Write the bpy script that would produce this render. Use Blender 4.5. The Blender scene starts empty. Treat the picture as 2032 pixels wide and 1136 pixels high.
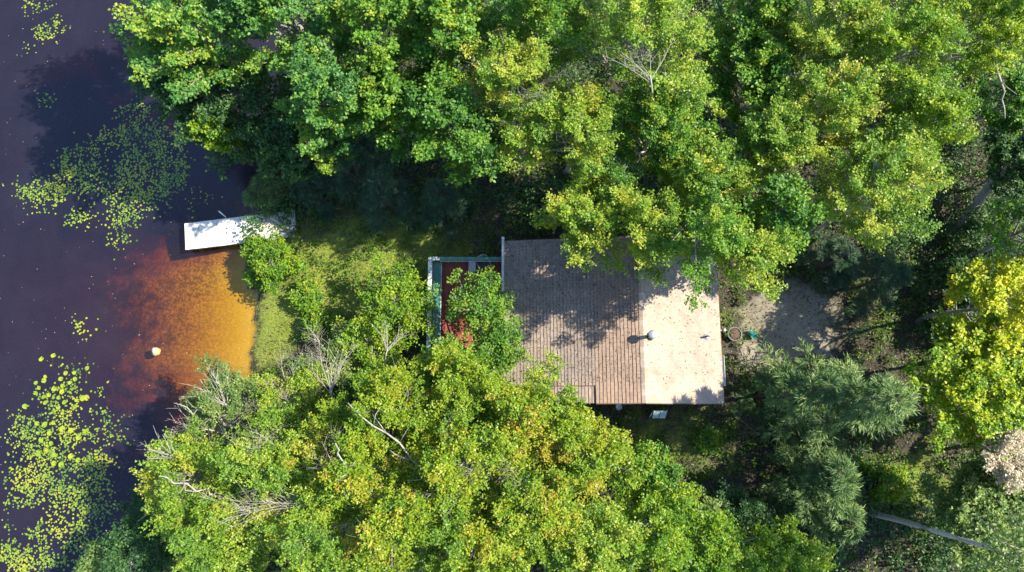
import bpy, math, random
import numpy as np
from mathutils import Vector, Matrix

random.seed(7)
rng = np.random.default_rng(11)
D = bpy.data
SC = bpy.context.scene
COL = SC.collection

# ------------------------------------------------------------------ camera
CAM_H = 36.0
TILT = math.radians(11.0)
FPX = 1451.0                       # focal length in pixels of a 2032 px wide picture
cam_d = D.cameras.new('camera')
cam_d.sensor_width = 36.0
cam_d.lens = FPX / 2032.0 * 36.0
cam_d.clip_start = 0.5
cam_d.clip_end = 600
cam = D.objects.new('camera', cam_d)
cam.location = (0, 0, CAM_H)
cam.rotation_euler = (TILT, 0, 0)
COL.objects.link(cam)
SC.camera = cam

# ------------------------------------------------------------------ light
SUN_EL, SUN_AZ = math.radians(46), math.radians(10)     # azimuth counted from +x towards +y
w = D.worlds.new('World'); SC.world = w
w.use_nodes = True
nt = w.node_tree
sky = nt.nodes.new('ShaderNodeTexSky')
sky.sky_type = 'NISHITA'
sky.sun_disc = False
sky.sun_elevation = SUN_EL
sky.sun_rotation = math.pi / 2 - SUN_AZ
sky.air_density = 1.0
sky.dust_density = 0.5
sky.ozone_density = 3.0
nt.links.new(sky.outputs[0], nt.nodes['Background'].inputs[0])
nt.nodes['Background'].inputs[1].default_value = 0.145
sd = D.lights.new('sun', 'SUN')
sd.energy = 5.0
sd.angle = math.radians(0.53)
sd.color = (1.0, 0.91, 0.72)
sun = D.objects.new('sun', sd)
sv = Vector((math.cos(SUN_EL) * math.cos(SUN_AZ), math.cos(SUN_EL) * math.sin(SUN_AZ), math.sin(SUN_EL)))
sun.rotation_euler = sv.to_track_quat('Z', 'Y').to_euler()
sun.location = (40, 10, 45)
COL.objects.link(sun)
SC.view_settings.view_transform = 'Standard'
SC.view_settings.look = 'None'
SC.view_settings.gamma = 1.0
SC.view_settings.use_curve_mapping = False
SC.view_settings.exposure = 1.15
SC.cycles.max_bounces = 8
SC.cycles.transparent_max_bounces = 16

# ------------------------------------------------------------------ helpers
def P(px, py, z):
    """world point at height z that the photograph shows at pixel (px, py)"""
    x = (px - 1016) / FPX; y = -(py - 568) / FPX
    Y = y * math.cos(TILT) + math.sin(TILT)
    Z = y * math.sin(TILT) - math.cos(TILT)
    t = (z - CAM_H) / Z
    return x * t, Y * t

ORG = {}
def world_of(o):
    return ORG.get(o.name, Vector((0, 0, 0)))

def empty(name, loc, label=None, cat=None, group=None, kind=None):
    o = D.objects.new(name, None)
    o.empty_display_size = 0.3
    COL.objects.link(o)
    o.location = loc
    ORG[o.name] = Vector(loc)
    tag(o, label, cat, group, kind)
    return o

def tag(o, label=None, cat=None, group=None, kind=None):
    if label: o['label'] = label
    if cat: o['category'] = cat
    if group: o['group'] = group
    if kind: o['kind'] = kind
    return o

def mesh_np(name, verts, faces, mat, parent=None, attr=None, smooth=False):
    """verts (N,3), faces (M,k) arrays, world coordinates"""
    verts = np.asarray(verts, dtype=np.float32)
    faces = np.asarray(faces, dtype=np.int32)
    k = faces.shape[1]
    me = D.meshes.new(name)
    org = world_of(parent) if parent else Vector((0, 0, 0))
    v = verts - np.array(org, dtype=np.float32)
    me.vertices.add(len(v)); me.vertices.foreach_set('co', v.ravel())
    me.loops.add(faces.size); me.loops.foreach_set('vertex_index', faces.ravel())
    me.polygons.add(len(faces))
    me.polygons.foreach_set('loop_start', np.arange(0, faces.size, k, dtype=np.int32))
    me.polygons.foreach_set('loop_total', np.full(len(faces), k, dtype=np.int32))
    if smooth: me.polygons.foreach_set('use_smooth', np.ones(len(faces), dtype=bool))
    me.update(calc_edges=True)
    if attr:
        for an, (dom, vals) in attr.items():
            a = me.attributes.new(an, 'FLOAT', dom)
            a.data.foreach_set('value', np.asarray(vals, dtype=np.float32))
    if mat: me.materials.append(mat)
    o = D.objects.new(name, me)
    COL.objects.link(o)
    if parent:
        o.parent = parent
        ORG[o.name] = org
    return o

class MB:
    """collects simple solids for one mesh"""
    def __init__(s): s.v = []; s.f = []
    def box(s, c, size, rot=None, taper=1.0):
        hx, hy, hz = size[0] / 2, size[1] / 2, size[2] / 2
        i = len(s.v)
        for z in (-1, 1):
            k = taper if z > 0 else 1.0
            for x, y in ((-1, -1), (1, -1), (1, 1), (-1, 1)):
                p = Vector((x * hx * k, y * hy * k, z * hz))
                if rot is not None: p = rot @ p
                s.v.append((c[0] + p.x, c[1] + p.y, c[2] + p.z))
        for q in ((0, 3, 2, 1), (4, 5, 6, 7), (0, 1, 5, 4), (1, 2, 6, 5), (2, 3, 7, 6), (3, 0, 4, 7)):
            s.f.append([i + a for a in q])
        return s
    def beam(s, a, b, w, h):
        a = Vector(a); b = Vector(b); d = b - a
        q = d.to_track_quat('X', 'Z').to_matrix()
        return s.box((a + b) / 2, (d.length, w, h), q)
    def tube(s, pts, radii, n=6, cap=True):
        pts = [Vector(p) for p in pts]
        if not hasattr(radii, '__len__'): radii = [radii] * len(pts)
        base = len(s.v)
        for j, p in enumerate(pts):
            t = (pts[min(j + 1, len(pts) - 1)] - pts[max(j - 1, 0)]).normalized()
            u = t.cross(Vector((0, 0, 1)))
            if u.length < 0.05: u = t.cross(Vector((1, 0, 0)))
            u.normalize(); vv = t.cross(u)
            for k in range(n):
                a = 2 * math.pi * k / n
                q = p + (u * math.cos(a) + vv * math.sin(a)) * radii[j]
                s.v.append(tuple(q))
        for j in range(len(pts) - 1):
            for k in range(n):
                a = base + j * n + k; b = base + j * n + (k + 1) % n
                s.f.append([a, a + n, b + n, b])
        if cap:
            s.f.append([base + k for k in range(n)])
            s.f.append([base + (len(pts) - 1) * n + k for k in reversed(range(n))])
        return s
    def lathe(s, c, prof, n=16, rot=None):
        """prof: list of (r, z)"""
        base = len(s.v)
        for r, z in prof:
            for k in range(n):
                a = 2 * math.pi * k / n
                p = Vector((r * math.cos(a), r * math.sin(a), z))
                if rot is not None: p = rot @ p
                s.v.append((c[0] + p.x, c[1] + p.y, c[2] + p.z))
        for j in range(len(prof) - 1):
            for k in range(n):
                a = base + j * n + k; b = base + j * n + (k + 1) % n
                s.f.append([a, b, b + n, a + n])
        s.f.append([base + (len(prof) - 1) * n + k for k in range(n)])
        return s
    def build(s, name, mat, parent=None, bevel=0, smooth=False):
        me = D.meshes.new(name)
        org = world_of(parent) if parent else Vector((0, 0, 0))
        me.from_pydata([(a - org.x, b - org.y, c - org.z) for a, b, c in s.v], [], s.f)
        if smooth:
            for p in me.polygons: p.use_smooth = True
        me.update()
        if mat: me.materials.append(mat)
        o = D.objects.new(name, me); COL.objects.link(o)
        if parent:
            o.parent = parent; ORG[o.name] = org
        if bevel:
            m = o.modifiers.new('bevel', 'BEVEL'); m.width = bevel; m.segments = 1; m.limit_method = 'ANGLE'
        return o

# ------------------------------------------------------------------ materials
def new_mat(name):
    m = D.materials.new(name); m.use_nodes = True
    n = m.node_tree
    return m, n, n.nodes['Principled BSDF'], n.nodes['Material Output']

def ramp(n, stops):
    r = n.nodes.new('ShaderNodeValToRGB')
    e = r.color_ramp.elements
    while len(e) < len(stops): e.new(0.5)
    for i, (p, c) in enumerate(stops):
        e[i].position = p; e[i].color = (c[0], c[1], c[2], 1)
    return r

def noise(n, scale, detail=4, rough=0.6, vec=None, dist=0.0):
    t = n.nodes.new('ShaderNodeTexNoise')
    t.inputs['Scale'].default_value = scale
    t.inputs['Detail'].default_value = detail
    t.inputs['Roughness'].default_value = rough
    t.inputs['Distortion'].default_value = dist
    if vec is not None: n.links.new(vec, t.inputs['Vector'])
    return t

def objcoord(n, scale=(1, 1, 1)):
    tc = n.nodes.new('ShaderNodeTexCoord')
    mp = n.nodes.new('ShaderNodeMapping')
    mp.inputs['Scale'].default_value = scale
    n.links.new(tc.outputs['Object'], mp.inputs[0])
    return mp.outputs[0]

def bump(n, bs, height, strength=0.4, dist=0.02):
    b = n.nodes.new('ShaderNodeBump')
    b.inputs['Strength'].default_value = strength
    b.inputs['Distance'].default_value = dist
    n.links.new(height, b.inputs['Height'])
    n.links.new(b.outputs[0], bs.inputs['Normal'])

def mixc(n, fac, a, b, mode='MIX'):
    m = n.nodes.new('ShaderNodeMix'); m.data_type = 'RGBA'; m.blend_type = mode
    for sock, val in ((0, fac), (6, a), (7, b)):
        if isinstance(val, (int, float)): m.inputs[sock].default_value = val
        elif isinstance(val, tuple): m.inputs[sock].default_value = (val[0], val[1], val[2], 1)
        else: n.links.new(val, m.inputs[sock])
    return m.outputs[2]

def plain(name, col, rough=0.6, var=0.25, scale=6.0, metallic=0.0, stretch=(1, 1, 1), bmp=0.25):
    """a surface with mottled colour, varied gloss and fine relief"""
    m, n, bs, out = new_mat(name)
    v = objcoord(n, stretch)
    t = noise(n, scale, 5, 0.65, v)
    lo = tuple(max(0, c * (1 - var)) for c in col); hi = tuple(min(1, c * (1 + var)) for c in col)
    r = ramp(n, [(0.3, lo), (0.7, hi)])
    n.links.new(t.outputs[0], r.inputs[0])
    n.links.new(r.outputs[0], bs.inputs['Base Color'])
    bs.inputs['Roughness'].default_value = rough
    bs.inputs['Metallic'].default_value = metallic
    t2 = noise(n, scale * 6, 3, 0.6, v)
    bump(n, bs, t2.outputs[0], bmp, 0.01)
    return m

def leaf_mat(name, stops, transl=0.4, rough=0.42, spec=0.35):
    m, n, bs, out = new_mat(name)
    at = n.nodes.new('ShaderNodeAttribute'); at.attribute_name = 'tint'
    oi = n.nodes.new('ShaderNodeObjectInfo')
    ad = n.nodes.new('ShaderNodeMath'); ad.operation = 'MULTIPLY_ADD'
    n.links.new(oi.outputs['Random'], ad.inputs[0]); ad.inputs[1].default_value = 0.16; ad.inputs[2].default_value = -0.08
    ad2 = n.nodes.new('ShaderNodeMath'); ad2.operation = 'ADD'
    n.links.new(ad.outputs[0], ad2.inputs[0]); n.links.new(at.outputs['Fac'], ad2.inputs[1])
    r = ramp(n, stops)
    n.links.new(ad2.outputs[0], r.inputs[0])
    n.links.new(r.outputs[0], bs.inputs['Base Color'])
    bs.inputs['Roughness'].default_value = rough
    bs.inputs['Specular IOR Level'].default_value = spec
    tr = n.nodes.new('ShaderNodeBsdfTranslucent')
    tc = mixc(n, 1.0, r.outputs[0], (1.0, 1.05, 0.45), 'MULTIPLY')
    n.links.new(tc, tr.inputs[0])
    mx = n.nodes.new('ShaderNodeMixShader'); mx.inputs[0].default_value = transl
    n.links.new(bs.outputs[0], mx.inputs[1]); n.links.new(tr.outputs[0], mx.inputs[2])
    n.links.new(mx.outputs[0], out.inputs[0])
    return m

LM = {
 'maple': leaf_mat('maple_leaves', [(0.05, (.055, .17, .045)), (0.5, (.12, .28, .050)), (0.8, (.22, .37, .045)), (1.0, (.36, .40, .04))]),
 'green': leaf_mat('green_leaves', [(0.05, (.055, .16, .025)), (0.55, (.13, .29, .028)), (0.85, (.24, .37, .03)), (1.0, (.36, .37, .03))]),
 'aspen': leaf_mat('aspen_leaves', [(0.05, (.095, .21, .03)), (0.5, (.225, .365, .035)), (0.82, (.37, .44, .045)), (1.0, (.46, .40, .06))]),
 'autumn': leaf_mat('turning_leaves', [(0.05, (.09, .20, .02)), (0.42, (.21, .335, .022)), (0.78, (.36, .415, .025)), (0.93, (.42, .36, .035)), (1.0, (.40, .22, .05))]),
 'yellow': leaf_mat('yellow_leaves', [(0.05, (.17, .31, .02)), (0.45, (.44, .49, .018)), (1.0, (.64, .57, .03))]),
 'lime': leaf_mat('lime_leaves', [(0.05, (.085, .20, .02)), (0.5, (.18, .33, .02)), (1.0, (.38, .44, .025))]),
 'pale': leaf_mat('pale_leaves', [(0.05, (.09, .18, .05)), (0.6, (.20, .30, .08)), (1.0, (.36, .40, .13))]),
 'bleached': leaf_mat('bleached_leaves', [(0.05, (.36, .30, .20)), (0.6, (.52, .45, .34)), (1.0, (.66, .58, .46))], transl=.25),
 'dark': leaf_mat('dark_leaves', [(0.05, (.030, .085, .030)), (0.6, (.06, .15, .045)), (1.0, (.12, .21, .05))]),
 'limeyellow': leaf_mat('lime_yellow_leaves', [(0.05, (.12, .25, .02)), (0.5, (.30, .42, .02)), (1.0, (.56, .55, .025))]),
 'cedar': leaf_mat('cedar_needles', [(0.05, (.05, .115, .035)), (0.6, (.12, .215, .062)), (1.0, (.30, .40, .13))], transl=.15, rough=.5),
 'pine': leaf_mat('pine_needles', [(0.05, (.030, .075, .045)), (0.6, (.055, .125, .065)), (1.0, (.11, .19, .08))], transl=.15, rough=.5),
 'fern': leaf_mat('fern_leaves', [(0.05, (.06, .13, .02)), (0.6, (.12, .22, .025)), (1.0, (.26, .32, .03))]),
 'grass': leaf_mat('grass_blades', [(0.05, (.14, .23, .03)), (0.5, (.32, .40, .06)), (1.0, (.52, .53, .15))], transl=.3),
 'litter': leaf_mat('dead_leaves', [(0.05, (.05, .036, .026)), (0.6, (.12, .085, .058)), (1.0, (.27, .20, .135))], transl=.1),
 'pad': leaf_mat('lily_pads', [(0.02, (.05, .13, .03)), (0.45, (.19, .28, .025)), (0.75, (.34, .36, .025)), (1.0, (.36, .24, .04))], transl=.05, rough=.3, spec=.7),
 'padbig': leaf_mat('large_lily_pads', [(0.05, (.17, .29, .02)), (0.6, (.28, .36, .018)), (1.0, (.42, .38, .02))], transl=.1, rough=.3, spec=.8),
}
BARK = {
 'pale': plain('pale_bark', (.33, .305, .275), .8, .4, 5, stretch=(1, 1, 3), bmp=.5),
 'grey': plain('grey_bark', (.22, .20, .18), .85, .4, 6, stretch=(3, 3, 1), bmp=.6),
 'dark': plain('dark_bark', (.10, .08, .065), .9, .4, 6, stretch=(3, 3, 1), bmp=.6),
}
M_white = plain('white_paint', (.74, .74, .71), .5, .10, 4)
M_dock = plain('dock_paint', (.60, .585, .54), .7, .22, 5, stretch=(1, 1, 1))
M_dockside = plain('weathered_plank', (.20, .18, .15), .8, .4, 5, stretch=(1, 6, 6))
M_green = plain('green_paint', (.055, .19, .155), .5, .3, 5)
M_teal = plain('teal_plastic', (.04, .30, .29), .35, .15, 4)
M_teald = plain('dark_teal_fabric', (.02, .12, .16), .7, .25, 5)
M_brown = plain('brown_fascia', (.16, .085, .05), .7, .3, 5)
M_wall = plain('brown_siding', (.14, .085, .06), .8, .3, 4, stretch=(1, 1, 4))
M_grey = plain('grey_metal', (.32, .32, .34), .45, .2, 5, metallic=.3)
M_galv = plain('galvanised_metal', (.55, .57, .62), .35, .12, 6, metallic=.75)
M_darkmetal = plain('dark_metal', (.05, .05, .055), .5, .3, 8, metallic=.4)
M_pot = plain('grey_plastic', (.13, .15, .18), .5, .25, 6)
M_soil = plain('potting_soil', (.10, .065, .05), .95, .5, 14, bmp=.8)
M_paleblue = plain('pale_blue_paint', (.44, .58, .62), .45, .15, 5)
M_rock = plain('pale_rock', (.55, .50, .42), .8, .25, 6, bmp=.7)
M_glass, _n, _b, _o = new_mat('window_glass')
_b.inputs['Base Color'].default_value = (.03, .035, .04, 1); _b.inputs['Roughness'].default_value = .06
M_cable = plain('cable_rubber', (.30, .30, .30), .6, .1, 5)

# peeling white paint on the rail cap
M_peel, n, bs, out = new_mat('peeling_white_paint')
v = objcoord(n)
t = noise(n, 9, 6, .7, v)
r = ramp(n, [(.44, (.07, .17, .14)), (.50, (.72, .74, .72))])
n.links.new(t.outputs[0], r.inputs[0]); n.links.new(r.outputs[0], bs.inputs['Base Color'])
bs.inputs['Roughness'].default_value = .7
bump(n, bs, t.outputs[0], .4, .01)

# red deck boards
M_red, n, bs, out = new_mat('red_deck_stain')
v = objcoord(n, (8, .8, 8))
oi = n.nodes.new('ShaderNodeObjectInfo')
t = noise(n, 4, 6, .7, v)
r = ramp(n, [(.25, (.13, .024, .02)), (.6, (.27, .055, .042)), (.85, (.40, .14, .10))])
n.links.new(t.outputs[0], r.inputs[0])
hs = n.nodes.new('ShaderNodeHueSaturation')
mr = n.nodes.new('ShaderNodeMapRange'); mr.inputs[3].default_value = .75; mr.inputs[4].default_value = 1.2
n.links.new(oi.outputs['Random'], mr.inputs[0]); n.links.new(mr.outputs[0], hs.inputs['Value'])
n.links.new(r.outputs[0], hs.inputs['Color']); n.links.new(hs.outputs[0], bs.inputs['Base Color'])
bs.inputs['Roughness'].default_value = .65
bump(n, bs, t.outputs[0], .3, .006)

# shingles
def shingle_mat(name, a, b, c):
    m, n, bs, out = new_mat(name)
    tc = n.nodes.new('ShaderNodeTexCoord')
    gi = n.nodes.new('ShaderNodeNewGeometry')
    at = n.nodes.new('ShaderNodeAttribute'); at.attribute_name = 'tint'
    r = ramp(n, [(.05, a), (.5, b), (1., c)])
    n.links.new(at.outputs['Fac'], r.inputs[0])
    big = noise(n, .55, 4, .6, gi.outputs['Position'])
    rb = ramp(n, [(.3, (.80, .80, .82)), (.7, (1.12, 1.06, 1.0))])
    n.links.new(big.outputs[0], rb.inputs[0])
    c1 = mixc(n, 1.0, r.outputs[0], rb.outputs[0], 'MULTIPLY')
    sp = noise(n, 70, 2, .7, gi.outputs['Position'])
    rs = ramp(n, [(.38, (.70, .68, .66)), (.60, (1.12, 1.12, 1.12))])
    n.links.new(sp.outputs[0], rs.inputs[0])
    c2 = mixc(n, .8, c1, rs.outputs[0], 'MULTIPLY')
    ds = noise(n, 9, 5, .75, gi.outputs['Position'])
    rd = ramp(n, [(.60, (1, 1, 1)), (.70, (.55, .47, .40))])
    n.links.new(ds.outputs[0], rd.inputs[0])
    c3 = mixc(n, .7, c2, rd.outputs[0], 'MULTIPLY')
    mp = n.nodes.new('ShaderNodeMapping'); mp.inputs['Scale'].default_value = (1.1, 1.5, 1); n.links.new(gi.outputs['Position'], mp.inputs[0])
    stn = noise(n, 1.6, 6, .7, mp.outputs[0], .8)
    rst = ramp(n, [(.40, (.72, .68, .60)), (.52, (1, 1, 1)), (.70, (1.06, 1.05, 1.04))]); n.links.new(stn.outputs[0], rst.inputs[0])
    c3 = mixc(n, .45, c3, rst.outputs[0], 'MULTIPLY')
    n.links.new(c3, bs.inputs['Base Color'])
    bs.inputs['Roughness'].default_value = .9
    bs.inputs['Specular IOR Level'].default_value = .25
    bump(n, bs, sp.outputs[0], .5, .006)
    return m
M_sh_east = shingle_mat('brown_shingle_sunlit', (.35, .295, .25), (.43, .37, .32), (.50, .44, .385))  # paler than the west shingle: the sunlit side is put into the colour
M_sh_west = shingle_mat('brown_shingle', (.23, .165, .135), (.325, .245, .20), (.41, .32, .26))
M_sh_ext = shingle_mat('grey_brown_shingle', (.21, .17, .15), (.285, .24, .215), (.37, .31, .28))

# ------------------------------------------------------------------ ground and lake bed
SHORE_PX = [(640, -160), (628, 60), (610, 200), (590, 300), (560, 350), (520, 400), (500, 450), (494, 490), (488, 530), (492, 570), (508, 592),
            (510, 630), (503, 690), (498, 745), (470, 810), (430, 880), (380, 960), (330, 1040), (270, 1120), (200, 1230), (120, 1380)]
SH = np.array([P(a, b, 0.0) for a, b in SHORE_PX])[::-1]      # y rising

def shore_x(y):
    y = np.asarray(y, float)
    return np.interp(y, SH[:, 1], SH[:, 0]) + .10 * np.sin(y * 3.1) + .05 * np.sin(y * 7.7 + 1) + .03 * np.sin(y * 17.)

def ground_z(x, y):
    x = np.asarray(x, float); y = np.asarray(y, float)
    d = x - shore_x(y)
    land = 0.05 + .08 * np.clip(d / .25, 0, 1) + .12 * np.clip(d / 2.5, 0, 1) + 1.0 * (1 - np.exp(-np.clip(d, 0, None) / 9.0))
    land += .05 * np.sin(x * 1.7 + y * .9) * np.clip(d, 0, 1) + .03 * np.sin(x * 4.1 - y * 3.3) * np.clip(d, 0, 1)
    beach = np.exp(-((y - 5.2) / 4.6) ** 4)
    slope = .155 * beach + .8 * (1 - beach)
    u = np.clip(-d, 0, None)
    dep = .10 + u * slope * .7 + .010 * u ** 2
    maxd = 2.2
    dep = maxd * (1 - np.exp(-dep / maxd))
    return np.where(d > 0, land, -dep)

def smooth_blob(x, y, cx, cy, rx, ry, soft=.5):
    q = np.sqrt(((x - cx) / rx) ** 2 + ((y - cy) / ry) ** 2)
    return np.clip((1 + soft - q) / (2 * soft), 0, 1)

def blob_px(x, y, px, py, rx, ry, z=.8, soft=.5):
    cx, cy = P(px, py, z)
    return smooth_blob(x, y, cx, cy, rx / 40., ry / 40., soft)

def grass_zone(x, y):
    g = np.zeros_like(np.asarray(x, float))
    for a in ((545, 650, 45, 110, 1.), (640, 560, 120, 120, .9), (760, 500, 190, 90, .75), (900, 450, 120, 60, .4),
              (1330, 870, 140, 70, .45), (1470, 640, 50, 40, .35), (1700, 600, 120, 60, .25), (1400, 890, 60, 60, .4), (1800, 960, 90, 60, .6)):
        g = np.maximum(g, a[4] * blob_px(x, y, *a[:4]))
    return g
def gravel_zone(x, y):
    g = np.zeros_like(np.asarray(x, float))
    for a in ((1570, 640, 92, 72, 1.0), (1510, 700, 60, 36, .75), (1630, 680, 30, 40, .4)):
        g = np.maximum(g, a[4] * blob_px(x, y, *a[:4]))
    return g

xs = np.concatenate([np.arange(-70, -30, 2.5), np.arange(-30, 30, .22), np.arange(30, 71, 2.5)])
ys = np.concatenate([np.arange(-60, -12, 2.5), np.arange(-12, 28, .22), np.arange(28, 72, 2.5)])
GX, GY = np.meshgrid(xs, ys)
GZ = ground_z(GX, GY) + np.where(GX > shore_x(GY), rng.normal(0, .012, GX.shape), 0)
nx, ny = len(xs), len(ys)
idx = np.arange(nx * ny).reshape(ny, nx)
gf = np.stack([idx[:-1, :-1], idx[:-1, 1:], idx[1:, 1:], idx[1:, :-1]], -1).reshape(-1, 4)
dS = (GX - shore_x(GY)).ravel()
fx, fy = GX.ravel(), GY.ravel()
beach_w = np.exp(-((fy - 5.0) / 5.0) ** 4)
sand = np.clip(1.2 - (-dS) / 7.5, 0, 1) * beach_w
sand = sand * 1.25 - .25 * np.clip((-dS - 5) / 3, 0, 3)
sand = np.where(dS > .15, 0, sand)

M_ground, n, bs, out = new_mat('forest_floor_and_lake_bed')
gi = n.nodes.new('ShaderNodeNewGeometry'); pos = gi.outputs['Position']
def attr(nm):
    a = n.nodes.new('ShaderNodeAttribute'); a.attribute_name = nm; return a.outputs['Fac']
t1 = noise(n, 1.3, 6, .7, pos); t2 = noise(n, 14, 5, .75, pos); t3 = noise(n, 45, 3, .7, pos)
r1 = ramp(n, [(.30, (.030, .027, .022)), (.5, (.055, .050, .038)), (.72, (.095, .082, .064))])
n.links.new(t2.outputs[0], r1.inputs[0])
rg = ramp(n, [(.30, (.08, .115, .022)), (.55, (.19, .235, .045)), (.75, (.33, .34, .09))])
n.links.new(t2.outputs[0], rg.inputs[0])
rv = ramp(n, [(.30, (.14, .12, .09)), (.5, (.27, .24, .195)), (.72, (.41, .37, .31))])
n.links.new(t3.outputs[0], rv.inputs[0])
def fuzzy(a, width=.5):
    m1 = n.nodes.new('ShaderNodeMath'); m1.operation = 'MULTIPLY_ADD'
    n.links.new(t1.outputs[0], m1.inputs[0]); m1.inputs[1].default_value = 2.0; m1.inputs[2].default_value = -1.0
    m2 = n.nodes.new('ShaderNodeMath'); m2.operation = 'ADD'; n.links.new(a, m2.inputs[0]); n.links.new(m1.outputs[0], m2.inputs[1])
    mr = n.nodes.new('ShaderNodeMapRange'); mr.inputs[1].default_value = .5 - width / 2; mr.inputs[2].default_value = .5 + width / 2
    n.links.new(m2.outputs[0], mr.inputs[0]); return mr.outputs[0]
c = mixc(n, fuzzy(attr('grass')), r1.outputs[0], rg.outputs[0])
c = mixc(n, fuzzy(attr('gravel')), c, rv.outputs[0])
# lake bed: pale sand near the beach, weed-grown muck further out
rs = ramp(n, [(.30, (.36, .235, .075)), (.70, (.52, .36, .13))])
n.links.new(t3.outputs[0], rs.inputs[0])
rm = ramp(n, [(.35, (.020, .016, .015)), (.65, (.060, .045, .038))])
n.links.new(t2.outputs[0], rm.inputs[0])
bed = mixc(n, fuzzy(attr('sand'), .75), rm.outputs[0], rs.outputs[0])
weed = noise(n, 7, 6, .8, pos)
rw = ramp(n, [(.44, (0, 0, 0)), (.55, (1, 1, 1))]); n.links.new(weed.outputs[0], rw.inputs[0])
wm = n.nodes.new('ShaderNodeMath'); wm.operation = 'MULTIPLY'; n.links.new(rw.outputs[0], wm.inputs[0]); n.links.new(attr('weed'), wm.inputs[1])
bed = mixc(n, wm.outputs[0], bed, (.05, .036, .022))
c = mixc(n, attr('under'), c, bed)
n.links.new(c, bs.inputs['Base Color'])
bs.inputs['Roughness'].default_value = .95; bs.inputs['Specular IOR Level'].default_value = .15
# sand ripples and clods
wv = n.nodes.new('ShaderNodeTexWave'); wv.inputs['Scale'].default_value = 2.2; wv.inputs['Distortion'].default_value = 9; wv.inputs['Detail'].default_value = 3; wv.inputs['Detail Scale'].default_value = 2.5
mp = n.nodes.new('ShaderNodeMapping'); mp.inputs['Rotation'].default_value = (0, 0, 2.0); n.links.new(pos, mp.inputs[0]); n.links.new(mp.outputs[0], wv.inputs[0])
wm2 = n.nodes.new('ShaderNodeMath'); wm2.operation = 'MULTIPLY_ADD'; n.links.new(wv.outputs['Fac'], wm2.inputs[0]); wm2.inputs[1].default_value = .16; n.links.new(t2.outputs[0], wm2.inputs[2])
hh = n.nodes.new('ShaderNodeMix'); hh.data_type = 'FLOAT'
n.links.new(attr('under'), hh.inputs[0]); n.links.new(t2.outputs[0], hh.inputs[2]); n.links.new(wm2.outputs[0], hh.inputs[3])
bump(n, bs, hh.outputs[0], .6, .05)

weedy = np.maximum.reduce([blob_px(fx, fy, 385, 545, 60, 80, -.4, .5), blob_px(fx, fy, 300, 640, 135, 170, -.6, .7), blob_px(fx, fy, 330, 480, 40, 60, -.6, .6) * .6])
ground = mesh_np('ground', np.stack([fx, fy, GZ.ravel()], -1), gf, M_ground, smooth=True, attr={
    'grass': ('POINT', grass_zone(fx, fy)), 'gravel': ('POINT', gravel_zone(fx, fy)),
    'sand': ('POINT', sand), 'weed': ('POINT', weedy * .75), 'under': ('POINT', np.clip(-dS * 8 + .5, 0, 1))})
tag(ground, 'forest floor sloping down to the lake bed', kind='structure')

# ------------------------------------------------------------------ water
M_water, n, bs, out = new_mat('tea_coloured_water')
n.nodes.remove(bs)
gi = n.nodes.new('ShaderNodeNewGeometry')
mp = n.nodes.new('ShaderNodeMapping'); mp.inputs['Scale'].default_value = (1, 1, 1); n.links.new(gi.outputs['Position'], mp.inputs[0])
ta = noise(n, 7, 3, .6, mp.outputs[0], .6); tb = noise(n, 26, 2, .6, mp.outputs[0])
ad = n.nodes.new('ShaderNodeMath'); ad.operation = 'MULTIPLY_ADD'; n.links.new(tb.outputs[0], ad.inputs[0]); ad.inputs[1].default_value = .3; n.links.new(ta.outputs[0], ad.inputs[2])
bp = n.nodes.new('ShaderNodeBump'); bp.inputs['Strength'].default_value = .25; bp.inputs['Distance'].default_value = .02
n.links.new(ad.outputs[0], bp.inputs['Height'])
tp = n.nodes.new('ShaderNodeBsdfTransparent')
df = n.nodes.new('ShaderNodeBsdfDiffuse')      # fine murk and pollen held in the top of the water
tf = noise(n, .35, 4, .6, gi.outputs['Position'], .5)
rf = ramp(n, [(.3, (.22, .22, .50)), (.7, (.42, .40, .72))]); n.links.new(tf.outputs[0], rf.inputs[0])
n.links.new(rf.outputs[0], df.inputs[0])
m1 = n.nodes.new('ShaderNodeMixShader'); m1.inputs[0].default_value = .042
vd = n.nodes.new('ShaderNodeVectorMath'); vd.operation = 'DISTANCE'; n.links.new(gi.outputs['Position'], vd.inputs[0]); vd.inputs[1].default_value = (-12.6, 5.6, 0)
mk = n.nodes.new('ShaderNodeMapRange'); mk.inputs[1].default_value = 1.5; mk.inputs[2].default_value = 8.0; mk.inputs[3].default_value = .006; mk.inputs[4].default_value = .038
n.links.new(vd.outputs['Value'], mk.inputs[0]); n.links.new(mk.outputs[0], m1.inputs[0])      # shallow water holds less murk
n.links.new(tp.outputs[0], m1.inputs[1]); n.links.new(df.outputs[0], m1.inputs[2])
gl = n.nodes.new('ShaderNodeBsdfGlossy'); gl.inputs['Roughness'].default_value = .03; n.links.new(bp.outputs[0], gl.inputs['Normal'])
fr = n.nodes.new('ShaderNodeFresnel'); n.links.new(bp.outputs[0], fr.inputs['Normal'])
bf = n.nodes.new('ShaderNodeMapRange'); bf.inputs[3].default_value = 1.62; bf.inputs[4].default_value = 1.001   # light leaving the water is not held back
n.links.new(gi.outputs['Backfacing'], bf.inputs[0]); n.links.new(bf.outputs[0], fr.inputs[0])
m2 = n.nodes.new('ShaderNodeMixShader'); n.links.new(fr.outputs[0], m2.inputs[0]); n.links.new(m1.outputs[0], m2.inputs[1]); n.links.new(gl.outputs[0], m2.inputs[2])
n.links.new(m2.outputs[0], out.inputs[0])
va = n.nodes.new('ShaderNodeVolumeAbsorption')
va.inputs[0].default_value = (.93, .85, .02, 1); va.inputs[1].default_value = 6.0
n.links.new(va.outputs[0], out.inputs['Volume'])
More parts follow.
